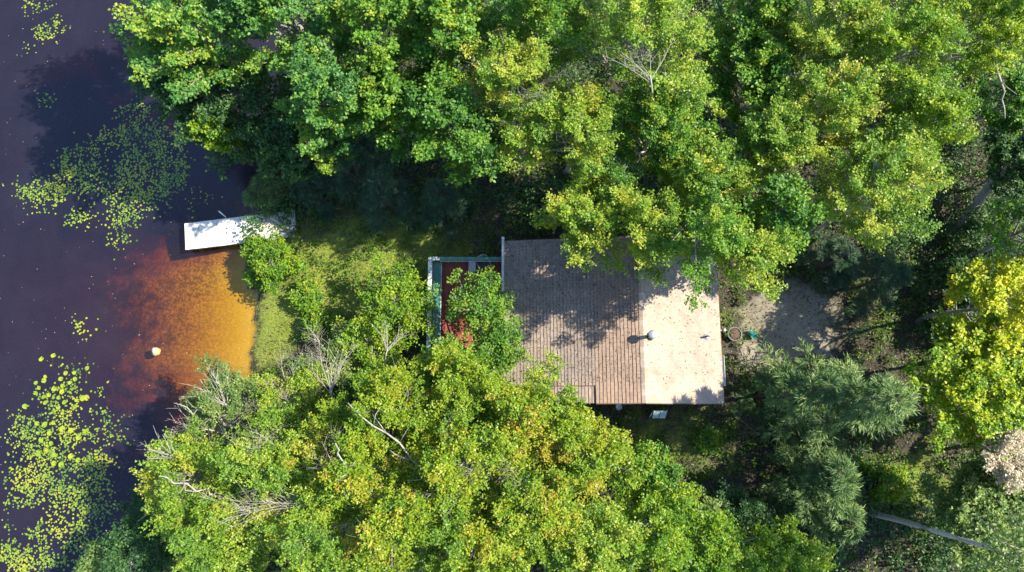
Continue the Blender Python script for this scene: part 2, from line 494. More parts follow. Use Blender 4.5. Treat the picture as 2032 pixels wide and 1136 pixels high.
wb = MB(); wb.box((-32, 6, -3), (72, 120, 6))
water = wb.build('water', M_water); tag(water, 'dark tea coloured lake water', kind='structure')

# ------------------------------------------------------------------ trees
UP = np.array([0, 0, 1.])
def unit(a): return a / np.maximum(np.linalg.norm(a, axis=-1, keepdims=True), 1e-6)

def leaf_quads(base, dirs, nrm, L, W, fold=.25):
    """kite-shaped folded leaves: returns verts (4N,3), faces (2N,3)"""
    side = unit(np.cross(nrm, dirs)); nn = unit(np.cross(dirs, side))
    L = L[:, None]; W = W[:, None]
    p0 = base; p3 = base + dirs * L - nn * L * .12
    mid = base + dirs * L * .45
    p1 = mid + side * W * .5 + nn * W * fold; p2 = mid - side * W * .5 + nn * W * fold
    N = len(base)
    V = np.stack([p0, p1, p3, p2], 1).reshape(-1, 3)
    i = np.arange(N)[:, None] * 4
    F = np.concatenate([i + np.array([[0, 2, 1]]), i + np.array([[0, 3, 2]])], 1).reshape(-1, 3)
    return V, F

def tubes(A, B, ra, rb, n=3):
    """many straight tapered sticks"""
    t = unit(B - A); u = np.cross(t, UP + np.array([.31, .17, 0])); u = unit(u); v = np.cross(t, u)
    V = []
    for k in range(n):
        a = 2 * math.pi * k / n
        o = u * math.cos(a) + v * math.sin(a)
        V.append(A + o * ra[:, None]); V.append(B + o * rb[:, None])
    V = np.stack(V, 1).reshape(-1, 3)
    N = len(A); i = np.arange(N)[:, None] * 2 * n
    F = []
    for k in range(n):
        a, b = 2 * k, 2 * ((k + 1) % n)
        F.append(i + np.array([[a, b, b + 1, a + 1]]))
    return V, np.stack(F, 1).reshape(-1, 4)

def leaf_tris(base, dirs, nrm, L, W):
    """small deltoid leaves, one triangle each"""
    side = unit(np.cross(nrm, dirs)); L = L[:, None]; W = W[:, None]
    a = base + dirs * L * .12
    V = np.stack([a + side * W * .55, base + dirs * L, a - side * W * .55], 1).reshape(-1, 3)
    return V, np.arange(len(base) * 3).reshape(-1, 3)

STYLE = {   # leaf length, width ratio, leaves per twig, sec count, twig length, droop, tip lift, jitter, limb bark
 'maple':  dict(L=.132, W=.85, per=22,  sec=8, tw=.42, flat=.62, bark='grey', lim=11.0),
 'aspen':  dict(L=.092, W=.86, per=42, sec=8, tw=.54, flat=.42, bark='pale', lim=11.5),
 'shrub':  dict(L=.125, W=.60, per=13, sec=7, tw=.30, flat=.5, bark='grey', lim=14.0),
 'cedar':  dict(L=.25, W=.13, per=18, sec=9, tw=.38, flat=.35, bark='dark', lim=12.0),
 'pine':   dict(L=.20, W=.10, per=20, sec=9, tw=.36, flat=.2, bark='dark', lim=12.0),
}
TREES = []

def tree(style, leaf, px, py, rpx, zc, ztop, name, cat, label, group, off=(0, 0), dens=1., bare=0, bark=None, leafk=1., squash=.68, keep=None):
    s = STYLE[style]
    cx, cy = P(px, py, zc)
    R = rpx * (CAM_H - zc) / FPX / math.cos(TILT)
    R = R * .86 - .08
    bx, by = cx + off[0], cy + off[1]
    if -1.0 < bx < 10.1 and .3 < by < 9.1: by = 9.5 if by > 4.5 else .1
    if -4.6 < bx < 0 and 2 < by < 8.6: by = 3.1 if by < 6 else 9.3
    if bx < float(shore_x(by)) + .35: bx = float(shore_x(by)) + .35 + rng.uniform(0, .6)
    bz = float(ground_z(bx, by)) - .15
    root = empty(name, (bx, by, bz + .15), label, cat, group)
    r = rng
    H = ztop - bz
    base = np.array([bx, by, bz]); top = np.array([cx, cy, ztop - .1 * H])
    # trunk: gentle S from the base to the crown top
    wob = r.normal(0, .010 * H, (2, 2))
    k = np.linspace(0, 1, 9)
    def trunk_at(t):
        t = np.asarray(t)[..., None]
        p = base + (top - base) * t ** 1.0
        e = np.sin(np.pi * t)
        p = p + np.concatenate([e * wob[0, 0] + np.sin(2 * np.pi * t) * wob[1, 0], e * wob[0, 1] + np.sin(2 * np.pi * t) * wob[1, 1], 0 * t], -1)
        return p
    r0 = .011 * H + .03 if style not in ('shrub',) else .035
    mb = MB(); mb.tube([tuple(p) for p in trunk_at(k)], [r0 * (1.25 if j == 0 else 1 - .9 * t) + .006 for j, t in enumerate(k)], 7)
    mb.build('trunk', BARK[bark or s['bark']], root, smooth=True)
    # limbs end on an uneven ellipsoid round the crown centre
    conifer = style in ('cedar', 'pine')
    nl = int(np.clip(s['lim'] * R * dens, 9, 60))
    u = (np.arange(nl) + r.uniform(.1, .9, nl)) / nl
    az = np.arange(nl) * 2.39996 + r.normal(0, .35, nl)
    zb = zc - (ztop - zc) * .95
    lob = 1 + .16 * np.sin(az * 2 + r.uniform(0, 6)) + .13 * np.sin(az * 3 + r.uniform(0, 6)) + .08 * np.sin(az * 5 + r.uniform(0, 6))
    if conifer:
        el = None
        zend = zb + (ztop - zb) * (u * .95)
        rad = R * lob * (1 - u) ** .75 * r.uniform(.8, 1.1, nl) + .15
        end = np.stack([cx + rad * np.cos(az), cy + rad * np.sin(az), zend + rad * .12], -1)
        ta = np.clip((zend - rad * .15 - bz) / (top[2] - bz), .05, 1)
    else:
        el = np.radians(-28 + 112 * u ** 1.05)
        rr = r.uniform(.78, 1.12, nl) * lob
        end = np.stack([cx + R * rr * np.cos(el) * np.cos(az), cy + R * rr * np.cos(el) * np.sin(az),
                        zc + (ztop - zc) * np.sin(el) * r.uniform(.8, 1.05, nl) * squash], -1)
        hb = (zb - bz) / (top[2] - bz)
        lean = math.hypot(off[0], off[1])
        hb = max(hb, .25 + .12 * min(lean, 3))
        ta = np.clip(hb * .8 + (1 - hb * .8) * u * .85 - .02, .06, .96)
    st = trunk_at(ta)
    ctl = st + (end - st) * .5 + np.stack([r.normal(0, .07 * R, nl), r.normal(0, .07 * R, nl), np.abs(r.normal(.10 * R, .06 * R, nl))], -1)
    def bez(i, q):
        q = q[..., None]
        return (1 - q) ** 2 * st[i] + 2 * q * (1 - q) * ctl[i] + q * q * end[i]
    ll = np.linalg.norm(end - st, axis=1)
    nb = 6
    qs = np.linspace(0, 1, nb)
    pts = np.stack([bez(np.arange(nl), np.full(nl, q)) for q in qs], 1)
    lr = (.010 + .014 * ll)[:, None] * (1 - .80 * qs)[None]
    A = pts[:, :-1].reshape(-1, 3); B = pts[:, 1:].reshape(-1, 3)
    LV, LF = tubes(A, B, lr[:, :-1].ravel(), lr[:, 1:].ravel(), 4)
    # secondary branches
    ns = s['sec']
    qi = np.linspace(.36, 1.0, ns)[None] + r.uniform(-.05, .05, (nl, ns)); qi = np.clip(qi, .2, 1)
    I = np.repeat(np.arange(nl)[:, None], ns, 1)
    sp = bez(I, qi)
    tan = unit(2 * (1 - qi)[..., None] * (ctl[I] - st[I]) + 2 * qi[..., None] * (end[I] - ctl[I]))
    sgn = np.where((np.arange(ns) % 2) == 0, 1, -1)[None, :, None]
    sid = unit(np.cross(tan, UP)) * sgn
    mixs = r.uniform(.5, 1.1, (nl, ns, 1)); mixs[:, -1] = .1
    sdir = unit(tan * (1 if not conifer else .9) + sid * mixs + r.normal(0, .18, (nl, ns, 3)) + UP * (.10 if not conifer else -.02))
    slen = (.24 * R + .12) * (1.15 - .55 * qi) * r.uniform(.7, 1.25, (nl, ns))
    if conifer: slen = slen * np.clip(ll / ll.max(), .35, 1)[:, None]
    live = r.random((nl, ns)) > .14
    if bare:
        dead = r.random(nl) < bare
        live &= ~dead[:, None]
    se = sp + sdir * slen[..., None]
    SV, SF = tubes(sp.reshape(-1, 3), se.reshape(-1, 3), np.full(nl * ns, .011), np.full(nl * ns, .004), 3)
    # twigs
    ntw = 4
    tq = np.array([.25, .5, .75, 1.0])
    tp_ = sp[:, :, None] + (se - sp)[:, :, None] * tq[None, None, :, None]
    ts = np.array([1, -1, 1, .1])[None, None, :, None]
    tside = unit(np.cross(sdir, UP))[:, :, None] * ts
    tdir = unit(sdir[:, :, None] * .8 + tside * r.uniform(.5, 1.0, (nl, ns, ntw, 1)) + r.normal(0, .25, (nl, ns, ntw, 3)))
    tl = s['tw'] * r.uniform(.6, 1.3, (nl, ns, ntw)) * (.50 + .20 * min(R, 2.8))
    lv = np.repeat(live[:, :, None], ntw, 2)
    if bare:
        dm = np.repeat(np.repeat(~live[:, :, None], ntw, 2)[..., None], 3, -1)
        a_ = tp_[~lv]; b_ = (tp_ + tdir * tl[..., None])[~lv]
        if len(a_):
            TV, TF = tubes(a_, b_, np.full(len(a_), .006), np.full(len(a_), .0025), 3)
            SF = np.concatenate([SF, TF + len(SV)]); SV = np.concatenate([SV, TV])
    per = s['per']
    tp2, td2, tl2 = tp_[lv], tdir[lv], tl[lv]
    sec_id = np.repeat((np.arange(nl * ns).reshape(nl, ns))[:, :, None], ntw, 2)[lv]
    limb_id = sec_id // ns
    NT = len(tp2)
    f = np.linspace(.08, 1.05, per)[None] + r.uniform(-.05, .05, (NT, per))
    lp = tp2[:, None] + td2[:, None] * (tl2[:, None] * f)[..., None]
    sg = np.where(np.arange(per) % 2 == 0, 1., -1.)[None, :, None]
    ls = unit(np.cross(td2, UP))[:, None] * sg
    if conifer:
        ld = unit(td2[:, None] * 1.0 + ls * r.uniform(.2, .7, (NT, per, 1)) + r.normal(0, .22, (NT, per, 3)) + UP * .08)
        lp = lp + r.normal(0, .025, (NT, per, 3))
    else:
        ld = unit(td2[:, None] * .6 + ls * r.uniform(.3, 1.1, (NT, per, 1)) + r.normal(0, .35, (NT, per, 3)) - UP * .18)
        lp = lp + r.normal(0, .075, (NT, per, 3)) * (1, 1, .7)
    nrm = unit(UP * s['flat'] + r.normal(0, .42, (NT, per, 3)) + np.array(sv) * .42)
    LL = s['L'] * leafk * r.uniform(.6, 1.25, (NT, per))
    tint = .36 * r.random(nl * ns)[sec_id][:, None] + .26 * r.random(nl)[limb_id][:, None] + .38 * r.random((NT, per))
    tint = np.clip((tint - .5) * 1.5 + .5, 0, 1)
    if keep is not None:
        m = keep(lp.reshape(-1, 3)) 
    else:
        m = np.ones(NT * per, bool)
    if style == 'aspen':
        V, F = leaf_tris(lp.reshape(-1, 3)[m], ld.reshape(-1, 3)[m], nrm.reshape(-1, 3)[m], LL.ravel()[m], (LL * s['W']).ravel()[m])
    else:
        V, F = leaf_quads(lp.reshape(-1, 3)[m], ld.reshape(-1, 3)[m], nrm.reshape(-1, 3)[m], LL.ravel()[m], (LL * s['W']).ravel()[m], .22 if not conifer else .1)
    o = mesh_np('crown', V, F, LM[leaf], root, attr={'tint': ('FACE', np.repeat(tint.ravel()[m], len(F) // max(1, len(LL.ravel()[m]))))})
    tag(o, kind='stuff')
    o = mesh_np('limbs', np.concatenate([LV, SV]), np.concatenate([LF, SF + len(LV)]), BARK[bark or s['bark']], root)
    tag(o, kind='stuff')
    TREES.append((name, R, ztop))
    return root

NW = 'maples and broad-leaved trees of the north wood'
SWG = 'pale-barked trees of the south-west thicket'
EG = 'trees along the east side of the clearing'
CG = 'conifers round the clearing'
SG = 'shrubs and saplings in the clearing'
MT, BT, AT = 'maple_tree', 'broadleaf_tree', 'birch_tree'
T = tree
# north-west maples leaning over the water
T('maple', 'maple', 385, 70, 150, 8.5, 12.0, MT, 'maple', 'bright maple at the top left whose crown hangs furthest out over the water', NW, off=(2.6, -.8))
T('maple', 'maple', 560, 40, 140, 9.0, 12.5, MT, 'maple', 'tall bright maple at the top edge, right of the one hanging furthest over the water', NW, off=(.8, 0))
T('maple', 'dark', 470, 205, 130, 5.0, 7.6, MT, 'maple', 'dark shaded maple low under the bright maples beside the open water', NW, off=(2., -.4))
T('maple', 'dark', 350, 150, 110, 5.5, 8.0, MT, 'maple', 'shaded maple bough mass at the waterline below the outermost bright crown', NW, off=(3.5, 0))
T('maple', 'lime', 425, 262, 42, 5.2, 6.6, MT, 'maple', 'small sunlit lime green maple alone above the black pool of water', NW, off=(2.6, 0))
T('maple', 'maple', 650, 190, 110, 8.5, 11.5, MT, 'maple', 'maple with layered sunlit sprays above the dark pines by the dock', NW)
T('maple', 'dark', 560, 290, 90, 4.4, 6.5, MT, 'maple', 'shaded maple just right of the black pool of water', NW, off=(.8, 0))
T('maple', 'maple', 655, 280, 62, 5.4, 7.2, MT, 'maple', 'small pale green maple at the lower edge of the layered maple', NW)
T('maple', 'green', 745, 60, 125, 9.0, 12.0, BT, 'tree', 'dense mid-green tree at the top edge, first right of the bright maples', NW)
T('maple', 'green', 770, 210, 105, 7.2, 10.0, BT, 'tree', 'green tree with yellow tips left of the fresh green gappy crown', NW)
T('maple', 'green', 900, 250, 145, 7.6, 10.6, BT, 'tree', 'fresh green gappy crown with dark holes, north of the deck', NW, off=(0, .8), dens=.85)
T('maple', 'green', 890, 60, 125, 8.6, 11.6, BT, 'tree', 'rounded green tree at the top edge behind the fresh green gappy crown', NW)
T('aspen', 'aspen', 1030, 175, 125, 9.0, 11.6, AT, 'birch', 'yellow-green birch with a pale bare limb just right of the fresh green gappy crown', NW, bare=.05)
T('aspen', 'green', 1080, 40, 120, 9.0, 12.0, AT, 'birch', 'green birch at the top edge behind the one with the pale bare limb', NW, bare=.05)
T('aspen', 'aspen', 1280, 80, 165, 10., 13.2, AT, 'birch', 'largest pale yellow-green birch at the middle of the top edge', NW, bare=.10)
T('aspen', 'aspen', 1150, 270, 125, 8.2, 11., AT, 'birch', 'birch with a yellowed top behind the north-west corner of the roof', NW, off=(0, 1.0), bare=.06)
T('aspen', 'green', 1300, 260, 130, 8.0, 11., AT, 'birch', 'darker green birch with a bare forked limb in the middle of the north wood', NW, bare=.10)
T('aspen', 'aspen', 1170, 445, 105, 7.2, 9.4, AT, 'birch', 'leafy birch overhanging the north-west part of the roof', NW, off=(0, 3.2), dens=.75)
T('aspen', 'aspen', 1285, 455, 115, 7.8, 10., AT, 'birch', 'birch overhanging the roof above the ridge', NW, off=(0, 3.2), dens=.7)
T('aspen', 'green', 1400, 480, 105, 8.6, 12.2, AT, 'birch', 'birch overhanging the north-east corner of the roof', NW, off=(0, 3.0), dens=.65)
T('aspen', 'aspen', 1390, 360, 110, 8.0, 10.8, AT, 'birch', 'yellow-green birch behind the one that overhangs the north-east corner of the roof', NW, off=(0, 1.0))
T('maple', 'green', 1495, 160, 115, 7.6, 10., BT, 'tree', 'darker green tree filling the shady gap between the two pale birch crowns at the top', NW)
T('maple', 'green', 1500, 45, 105, 8., 10.6, BT, 'tree', 'shaded green tree at the top edge in the gap between the pale birch crowns', NW)
T('aspen', 'aspen', 1530, 290, 90, 8.4, 11.2, AT, 'birch', 'small bright birch crown right of the bare forked limb', NW)
T('maple', 'green', 1520, 440, 95, 7.6, 11.4, BT, 'tree', 'shaded green tree behind the driveway clearing', NW)
T('aspen', 'aspen', 1640, 60, 130, 9., 12., AT, 'birch', 'yellow-tipped birch at the top edge, left of the lime green crown', NW, bare=.07)
T('aspen', 'lime', 1790, 100, 140, 9.4, 12.4, AT, 'birch', 'lime green birch crown near the top right', NW, bare=.04)
T('aspen', 'aspen', 1640, 220, 125, 8.8, 11.8, AT, 'birch', 'birch with orange-tipped sprays left of the long grey-twigged crown', NW, bare=.08)
T('aspen', 'aspen', 1740, 370, 130, 9.0, 11.8, AT, 'birch', 'long pale crown with grey twigs hanging over the dark pine by the driveway', NW, bare=.12)
T('aspen', 'lime', 1830, 250, 100, 8.8, 11.6, AT, 'birch', 'lime green birch left of the fallen trunks', NW)
T('aspen', 'lime', 1960, 50, 110, 9.4, 12.2, AT, 'birch', 'yellowish birch crown in the top right corner', NW)
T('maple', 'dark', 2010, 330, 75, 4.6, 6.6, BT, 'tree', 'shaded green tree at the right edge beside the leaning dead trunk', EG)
T('maple', 'green', 1995, 200, 70, 4.6, 6.6, BT, 'tree', 'low green tree at the right edge above the leaning dead trunk', EG)
T('aspen', 'aspen', 1480, 512, 98, 8.4, 11.4, AT, 'birch', 'birch with the lowest hanging bright foliage, just off the north-east corner of the roof', NW, off=(.3, 2.2), dens=.7)
T('maple', 'green', 2075, 450, 105, 7.6, 10.5, BT, 'tree', 'green crown cut off by the right edge above the golden yellow tree', EG)
# east side
T('shrub', 'dark', 1920, 560, 75, 2.6, 4.2, 'sapling', 'sapling', 'dark green sapling in the shade left of the golden yellow tree', EG, leafk=1.2)
T('shrub', 'dark', 1960, 470, 90, 2.4, 4.0, 'sapling', 'sapling', 'shaded thicket sapling below the fallen trunks', EG, dens=.7)
T('shrub', 'dark', 1885, 650, 60, 2.0, 3.4, 'sapling', 'sapling', 'low dark sapling at the foot of the golden yellow tree', EG)
T('maple', 'yellow', 1970, 600, 112, 6.8, 8.8, 'yellow_tree', 'tree', 'golden yellow tree at the right edge', EG, squash=.6, dens=.75)
T('maple', 'limeyellow', 1965, 700, 95, 6.0, 7.6, 'yellow_tree', 'tree', 'lower yellow bough mass just below the golden yellow tree', EG, squash=.6, dens=.7)
T('maple', 'limeyellow', 1925, 785, 125, 6.4, 8.4, 'yellow_tree', 'tree', 'lime-yellow tree reaching furthest left over the dark clearing on the right', EG, off=(1.5, 0), dens=1.0, squash=.6)
T('maple', 'green', 2010, 830, 60, 4.6, 6.4, BT, 'tree', 'green tree at the right edge below the lime-yellow tree', EG, bare=.1)
T('aspen', 'bleached', 2000, 915, 62, 7.0, 7.8, 'flowering_tree', 'tree', 'bleached pale pink-grey bough at the right edge', EG, bark='pale', off=(2.5, .5), dens=.55, bare=.3)
T('maple', 'pale', 1925, 1025, 95, 5.2, 7.2, AT, 'birch', 'pale green birch in the bottom right corner, over the leaning white trunk', EG, bark='pale')
T('maple', 'pale', 2010, 1010, 80, 5.4, 7.2, AT, 'birch', 'pale green birch at the right edge under the bleached bough', EG, bark='pale')
T('shrub', 'lime', 1760, 965, 48, 1.8, 2.8, 'sapling', 'sapling', 'sunlit yellow-green sapling between the cedars and the leaning white trunk', SG)
# conifers
T('cedar', 'cedar', 1665, 800, 132, 5.0, 10.4, 'cedar_tree', 'cedar', 'large feathery blue-green cedar south of the driveway', CG, dens=1.3)
T('cedar', 'cedar', 1560, 780, 80, 4.6, 9.4, 'cedar_tree', 'cedar', 'smaller dark cedar touching the left side of the large feathery one', CG, dens=1.2)
T('cedar', 'cedar', 1620, 950, 100, 3.4, 6.6, 'cedar_tree', 'cedar', 'feathery green cedar directly below the large one', CG, dens=1.3)
T('cedar', 'cedar', 1650, 1030, 75, 2.8, 5.0, 'cedar_tree', 'cedar', 'shaded cedar left of the leaning white trunk', CG, dens=1.2)
T('pine', 'pine', 1740, 555, 85, 3.0, 5.0, 'pine_tree', 'pine', 'soft dark pine in the shade above the driveway clearing', CG)
T('pine', 'pine', 1650, 520, 65, 2.8, 4.6, 'pine_tree', 'pine', 'shaded pine left of the soft dark pine above the driveway', CG)
T('pine', 'pine', 700, 330, 85, 3.6, 6.2, 'pine_tree', 'pine', 'dark soft pine under the layered maple north of the lawn', CG)
T('pine', 'pine', 765, 390, 80, 3.0, 5.2, 'pine_tree', 'pine', 'bluish pine at the north edge of the shady lawn', CG)
T('pine', 'pine', 630, 380, 55, 1.6, 2.8, 'pine_tree', 'pine', 'dark pine at the shore end of the dock', CG)
T('pine', 'pine', 880, 400, 70, 2.4, 4.2, 'pine_tree', 'pine', 'dark pine below the fresh green gappy crown', CG)
T('cedar', 'cedar', 520, 385, 42, 1.4, 2.6, 'cedar_tree', 'cedar', 'small grey-green cedar on the bank beside the dock', CG)
# south
T('shrub', 'pale', 1385, 1025, 58, 2.4, 4.0, 'sapling', 'sapling', 'blue-green big-leaved sapling at the edge of the south clearing', SG, leafk=1.6)
T('shrub', 'green', 1400, 875, 26, 1.2, 1.9, 'sapling', 'sapling', 'small bright green bush in the shade south of the house', SG)
T('maple', 'green', 1285, 935, 62, 4.0, 5.8, BT, 'tree', 'leafy green tree south of the cabin with a pointed sunlit top', SWG, leafk=.85)
T('aspen', 'lime', 1300, 1050, 105, 5.6, 8.0, BT, 'tree', 'bright green tree at the bottom edge below the pointed sunlit one', SWG)
T('aspen', 'lime', 1420, 1100, 90, 5.0, 7.2, BT, 'tree', 'bright green tree at the bottom edge, below the blue-green sapling', SWG)
T('aspen', 'lime', 1560, 1130, 85, 4.4, 6.2, BT, 'tree', 'bright green tree at the bottom edge below the cedars', SWG)
T('aspen', 'dark', 1470, 1050, 70, 2.6, 4.2, 'sapling', 'sapling', 'shaded green sapling at the edge of the dark gap left of the cedars', SG)
T('aspen', 'aspen', 1170, 1080, 110, 6.4, 9., AT, 'aspen', 'aspen at the bottom edge left of the bright green tree', SWG)
T('aspen', 'autumn', 1150, 900, 105, 7.2, 9.6, AT, 'aspen', 'aspen reaching over the south-west corner of the roof', SWG)
T('aspen', 'autumn', 1040, 830, 110, 7.4, 9.8, AT, 'aspen', 'aspen with orange flecks below the missing part of the west roof', SWG)
T('aspen', 'autumn', 1050, 990, 120, 7.4, 10., AT, 'aspen', 'aspen with orange flecks, lower middle of the thicket', SWG)
T('aspen', 'autumn', 930, 780, 100, 7.0, 9.2, AT, 'aspen', 'yellow-green aspen just below the deck', SWG)
T('aspen', 'autumn', 920, 920, 125, 7.8, 10.4, AT, 'aspen', 'yellowest aspen in the heart of the thicket', SWG, bare=.05)
T('aspen', 'autumn', 940, 1080, 115, 7.2, 9.8, AT, 'aspen', 'orange-flecked aspen at the bottom edge, straight below the deck', SWG, bare=.05)
T('aspen', 'autumn', 790, 810, 105, 6.8, 9.2, AT, 'aspen', 'yellow aspen below the bare white-branched tree', SWG, bare=.08)
T('aspen', 'autumn', 790, 1030, 125, 7.4, 10., AT, 'aspen', 'rust-flecked aspen with a long pale trunk showing, bottom middle of the thicket', SWG, bare=.10)
T('aspen', 'autumn', 700, 920, 115, 7.0, 9.6, AT, 'aspen', 'rust-flecked aspen with white crooked limbs', SWG, bare=.14)
T('aspen', 'aspen', 640, 1070, 120, 6.4, 9., AT, 'birch', 'birch at the bottom edge with fanned bare twigs', SWG, bare=.12)
T('aspen', 'aspen', 545, 930, 120, 6.2, 8.6, AT, 'birch', 'birch with fans of long bare white twigs pointing to the water', SWG, bare=.28, off=(1.6, -.3))
T('aspen', 'aspen', 380, 950, 110, 5.2, 7.2, AT, 'birch', 'yellow-green birch furthest out over the water at the lower left', SWG, off=(1.8, -.6), bare=.14)
T('aspen', 'aspen', 440, 1060, 105, 5.6, 7.8, AT, 'birch', 'birch at the bottom edge beside the dark bank tree', SWG, off=(.8, 0), bare=.06)
T('aspen', 'pale', 460, 800, 88, 3.6, 5.4, AT, 'birch', 'grey-twigged birch leaning over the orange shallows', SWG, off=(1.2, -.5), bare=.30)
T('aspen', 'aspen', 580, 800, 95, 3.2, 4.8, AT, 'birch', 'pale green birch at the south end of the small beach', SWG, bare=.12)
T('aspen', 'pale', 655, 715, 85, 2.5, 3.5, AT, 'birch', 'nearly bare white-branched birch beside the lawn', SWG, bare=.5)
T('shrub', 'lime', 790, 600, 92, 3.4, 4.8, 'young_tree', 'tree', 'young lime green tree with white forked branches left of the deck', SG, bark='pale', dens=.85)
T('shrub', 'lime', 735, 680, 84, 2.8, 4.0, 'young_tree', 'tree', 'young green tree between the white-branched birch and the deck', SG, bark='pale', dens=.8)
T('shrub', 'green', 960, 610, 84, 4.6, 6.0, 'young_tree', 'tree', 'young green tree growing up over the deck', SG, off=(-.3, -2.6), bark='pale', dens=.8)
T('shrub', 'green', 985, 690, 62, 4.8, 6.2, 'young_tree', 'tree', 'young green tree at the south-west corner of the cabin', SG, off=(0, -2.), bark='pale')
T('shrub', 'green', 885, 725, 66, 5.2, 6.8, 'young_tree', 'tree', 'young green tree hiding the south end of the red deck', SG, off=(0, -1.2), bark='pale')
T('aspen', 'dark', 290, 1085, 80, 2.8, 4.6, BT, 'tree', 'dark green tree on the bank at the bottom edge, nearest the lily pads', SWG)
T('aspen', 'pale', 215, 1110, 45, 2.0, 3.2, 'sapling', 'sapling', 'pale green bush standing in the lily pads at the bottom edge', SWG)
T('shrub', 'lime', 545, 525, 58, 1.3, 2.3, 'shrub', 'shrub', 'rounded lime green shrub on the bank right below the dock', SG)
T('shrub', 'green', 505, 500, 26, .7, 1.3, 'shrub', 'shrub', 'small green shrub between the dock and the orange shallows', SG)
T('shrub', 'green', 606, 588, 36, .8, 1.3, 'shrub', 'shrub', 'green shrub behind the rounded lime green one', SG)
T('shrub', 'green', 512, 552, 22, .6, 1.1, 'shrub', 'shrub', 'low dark green shrub overhanging the edge of the orange shallows', SG)
T('shrub', 'lime', 640, 650, 48, .9, 1.5, 'shrub', 'shrub', 'yellow-green shrub between the lawn strip and the white-branched birch', SG)

T('maple', 'maple', 420, -120, 190, 9.5, 14.0, MT, 'maple', 'maple cut off by the top edge, above the outermost one over the water', NW, off=(2.6, 0))
print('trees', len(TREES))

# tall birch whose white trunk leans through the lower right corner
tx, ty = P(1715, 1020, 1.2)
root = empty('birch_tree', (tx, ty, 1.1), 'tall birch with its bare white leaning trunk showing at the lower right', 'birch', EG)
mb = MB(); tr_pts = []
for k in range(13):
    t = k / 12; tr_pts.append((tx + .10 * math.sin(t * 7) + .8 * t, ty + .08 * math.sin(t * 5 + 1) - .2 * t, .95 + 12.5 * t))
mb.tube(tr_pts, [.14 - .08 * k / 12 for k in range(13)], 10)
mb.build('trunk', BARK['pale'], root, smooth=True)
mb = MB(); cv = []
for k in range(26):
    t = .80 + .19 * k / 26; a = k * 2.4; p = Vector(tr_pts[int(t * 12)]); e = p + Vector((math.cos(a) * 1.9, math.sin(a) * 1.9, .7 + .3 * random.random()))
    mb.tube([p, (p + e) / 2 + Vector((0, 0, .25)), e], [.03, .02, .008], 4); cv.append((p, e))
tag(mb.build('limbs', BARK['pale'], root), kind='stuff')
N = 4500
ci = rng.integers(0, len(cv), N); f = rng.uniform(.3, 1.1, N)[:, None]
pa = np.array([c[0] for c in cv])[ci]; pb = np.array([c[1] for c in cv])[ci]
bp_ = pa + (pb - pa) * f + rng.normal(0, .28, (N, 3))
V, F = leaf_quads(bp_, unit(rng.normal(0, 1, (N, 3)) * (1, 1, .4)), unit(UP * .5 + rng.normal(0, .5, (N, 3))), rng.uniform(.08, .17, N), rng.uniform(.06, .13, N))
tag(mesh_np('crown', V, F, LM['pale'], root, attr={'tint': ('FACE', np.repeat(rng.random(N), 2))}), kind='stuff')

# ------------------------------------------------------------------ ground cover
def on_land(n, x0=-16, x1=30, y0=-10, y1=27):
    x = rng.uniform(x0, x1, n); y = rng.uniform(y0, y1, n)
    ok = x > shore_x(y) + .12
    ok &= ~((x > -.1) & (x < 9.2) & (y > 1.4) & (y < 8.2)) & ~((x > -3.9) & (x < 0) & (y > 2.4) & (y < 7.9))
    return x[ok], y[ok]
# grass
x, y = on_land(800000)
g = grass_zone(x, y); k = rng.random(len(x)) < g * (.55 + .45 * np.sin(x * 1.9 + 1.3 * np.sin(y * 1.4)) * np.sin(y * 2.3)) + .02
x, y = x[k], y[k]; N = len(x)
z = ground_z(x, y)
h = rng.uniform(.05, .16, N); a = rng.uniform(0, 6.283, N); ln = rng.uniform(.2, .9, N)
b = np.stack([x, y, z - .01], -1)
tip = b + np.stack([np.cos(a) * h * ln, np.sin(a) * h * ln, h], -1)
sd_ = np.stack([-np.sin(a), np.cos(a), 0 * a], -1) * .012
V = np.stack([b - sd_, b + sd_, tip], 1).reshape(-1, 3)
tag(mesh_np('grass', V, np.arange(3 * N).reshape(-1, 3), LM['grass'], attr={'tint': ('FACE', np.clip(.5 + .25 * np.sin(x * 1.1) * np.sin(y * 1.3) + rng.normal(0, .2, N), 0, 1))}),
    'short grass on the lawn strip and in the clearing', 'grass', kind='stuff')
print('grass', N)
# dead leaves and twigs
x, y = on_land(60000); z = ground_z(x, y); N = len(x)
V, F = leaf_quads(np.stack([x, y, z + rng.uniform(.01, .05, N)], -1), unit(np.stack([rng.normal(0, 1, N), rng.normal(0, 1, N), rng.normal(0, .25, N)], -1)),
                  unit(UP + rng.normal(0, .35, (N, 3))), rng.uniform(.05, .13, N), rng.uniform(.03, .08, N), .2)
tag(mesh_np('leaf_litter', V, F, LM['litter'], attr={'tint': ('FACE', np.repeat(rng.random(N), 2))}), 'brown dead leaves scattered over the forest floor', 'leaf litter', kind='stuff')
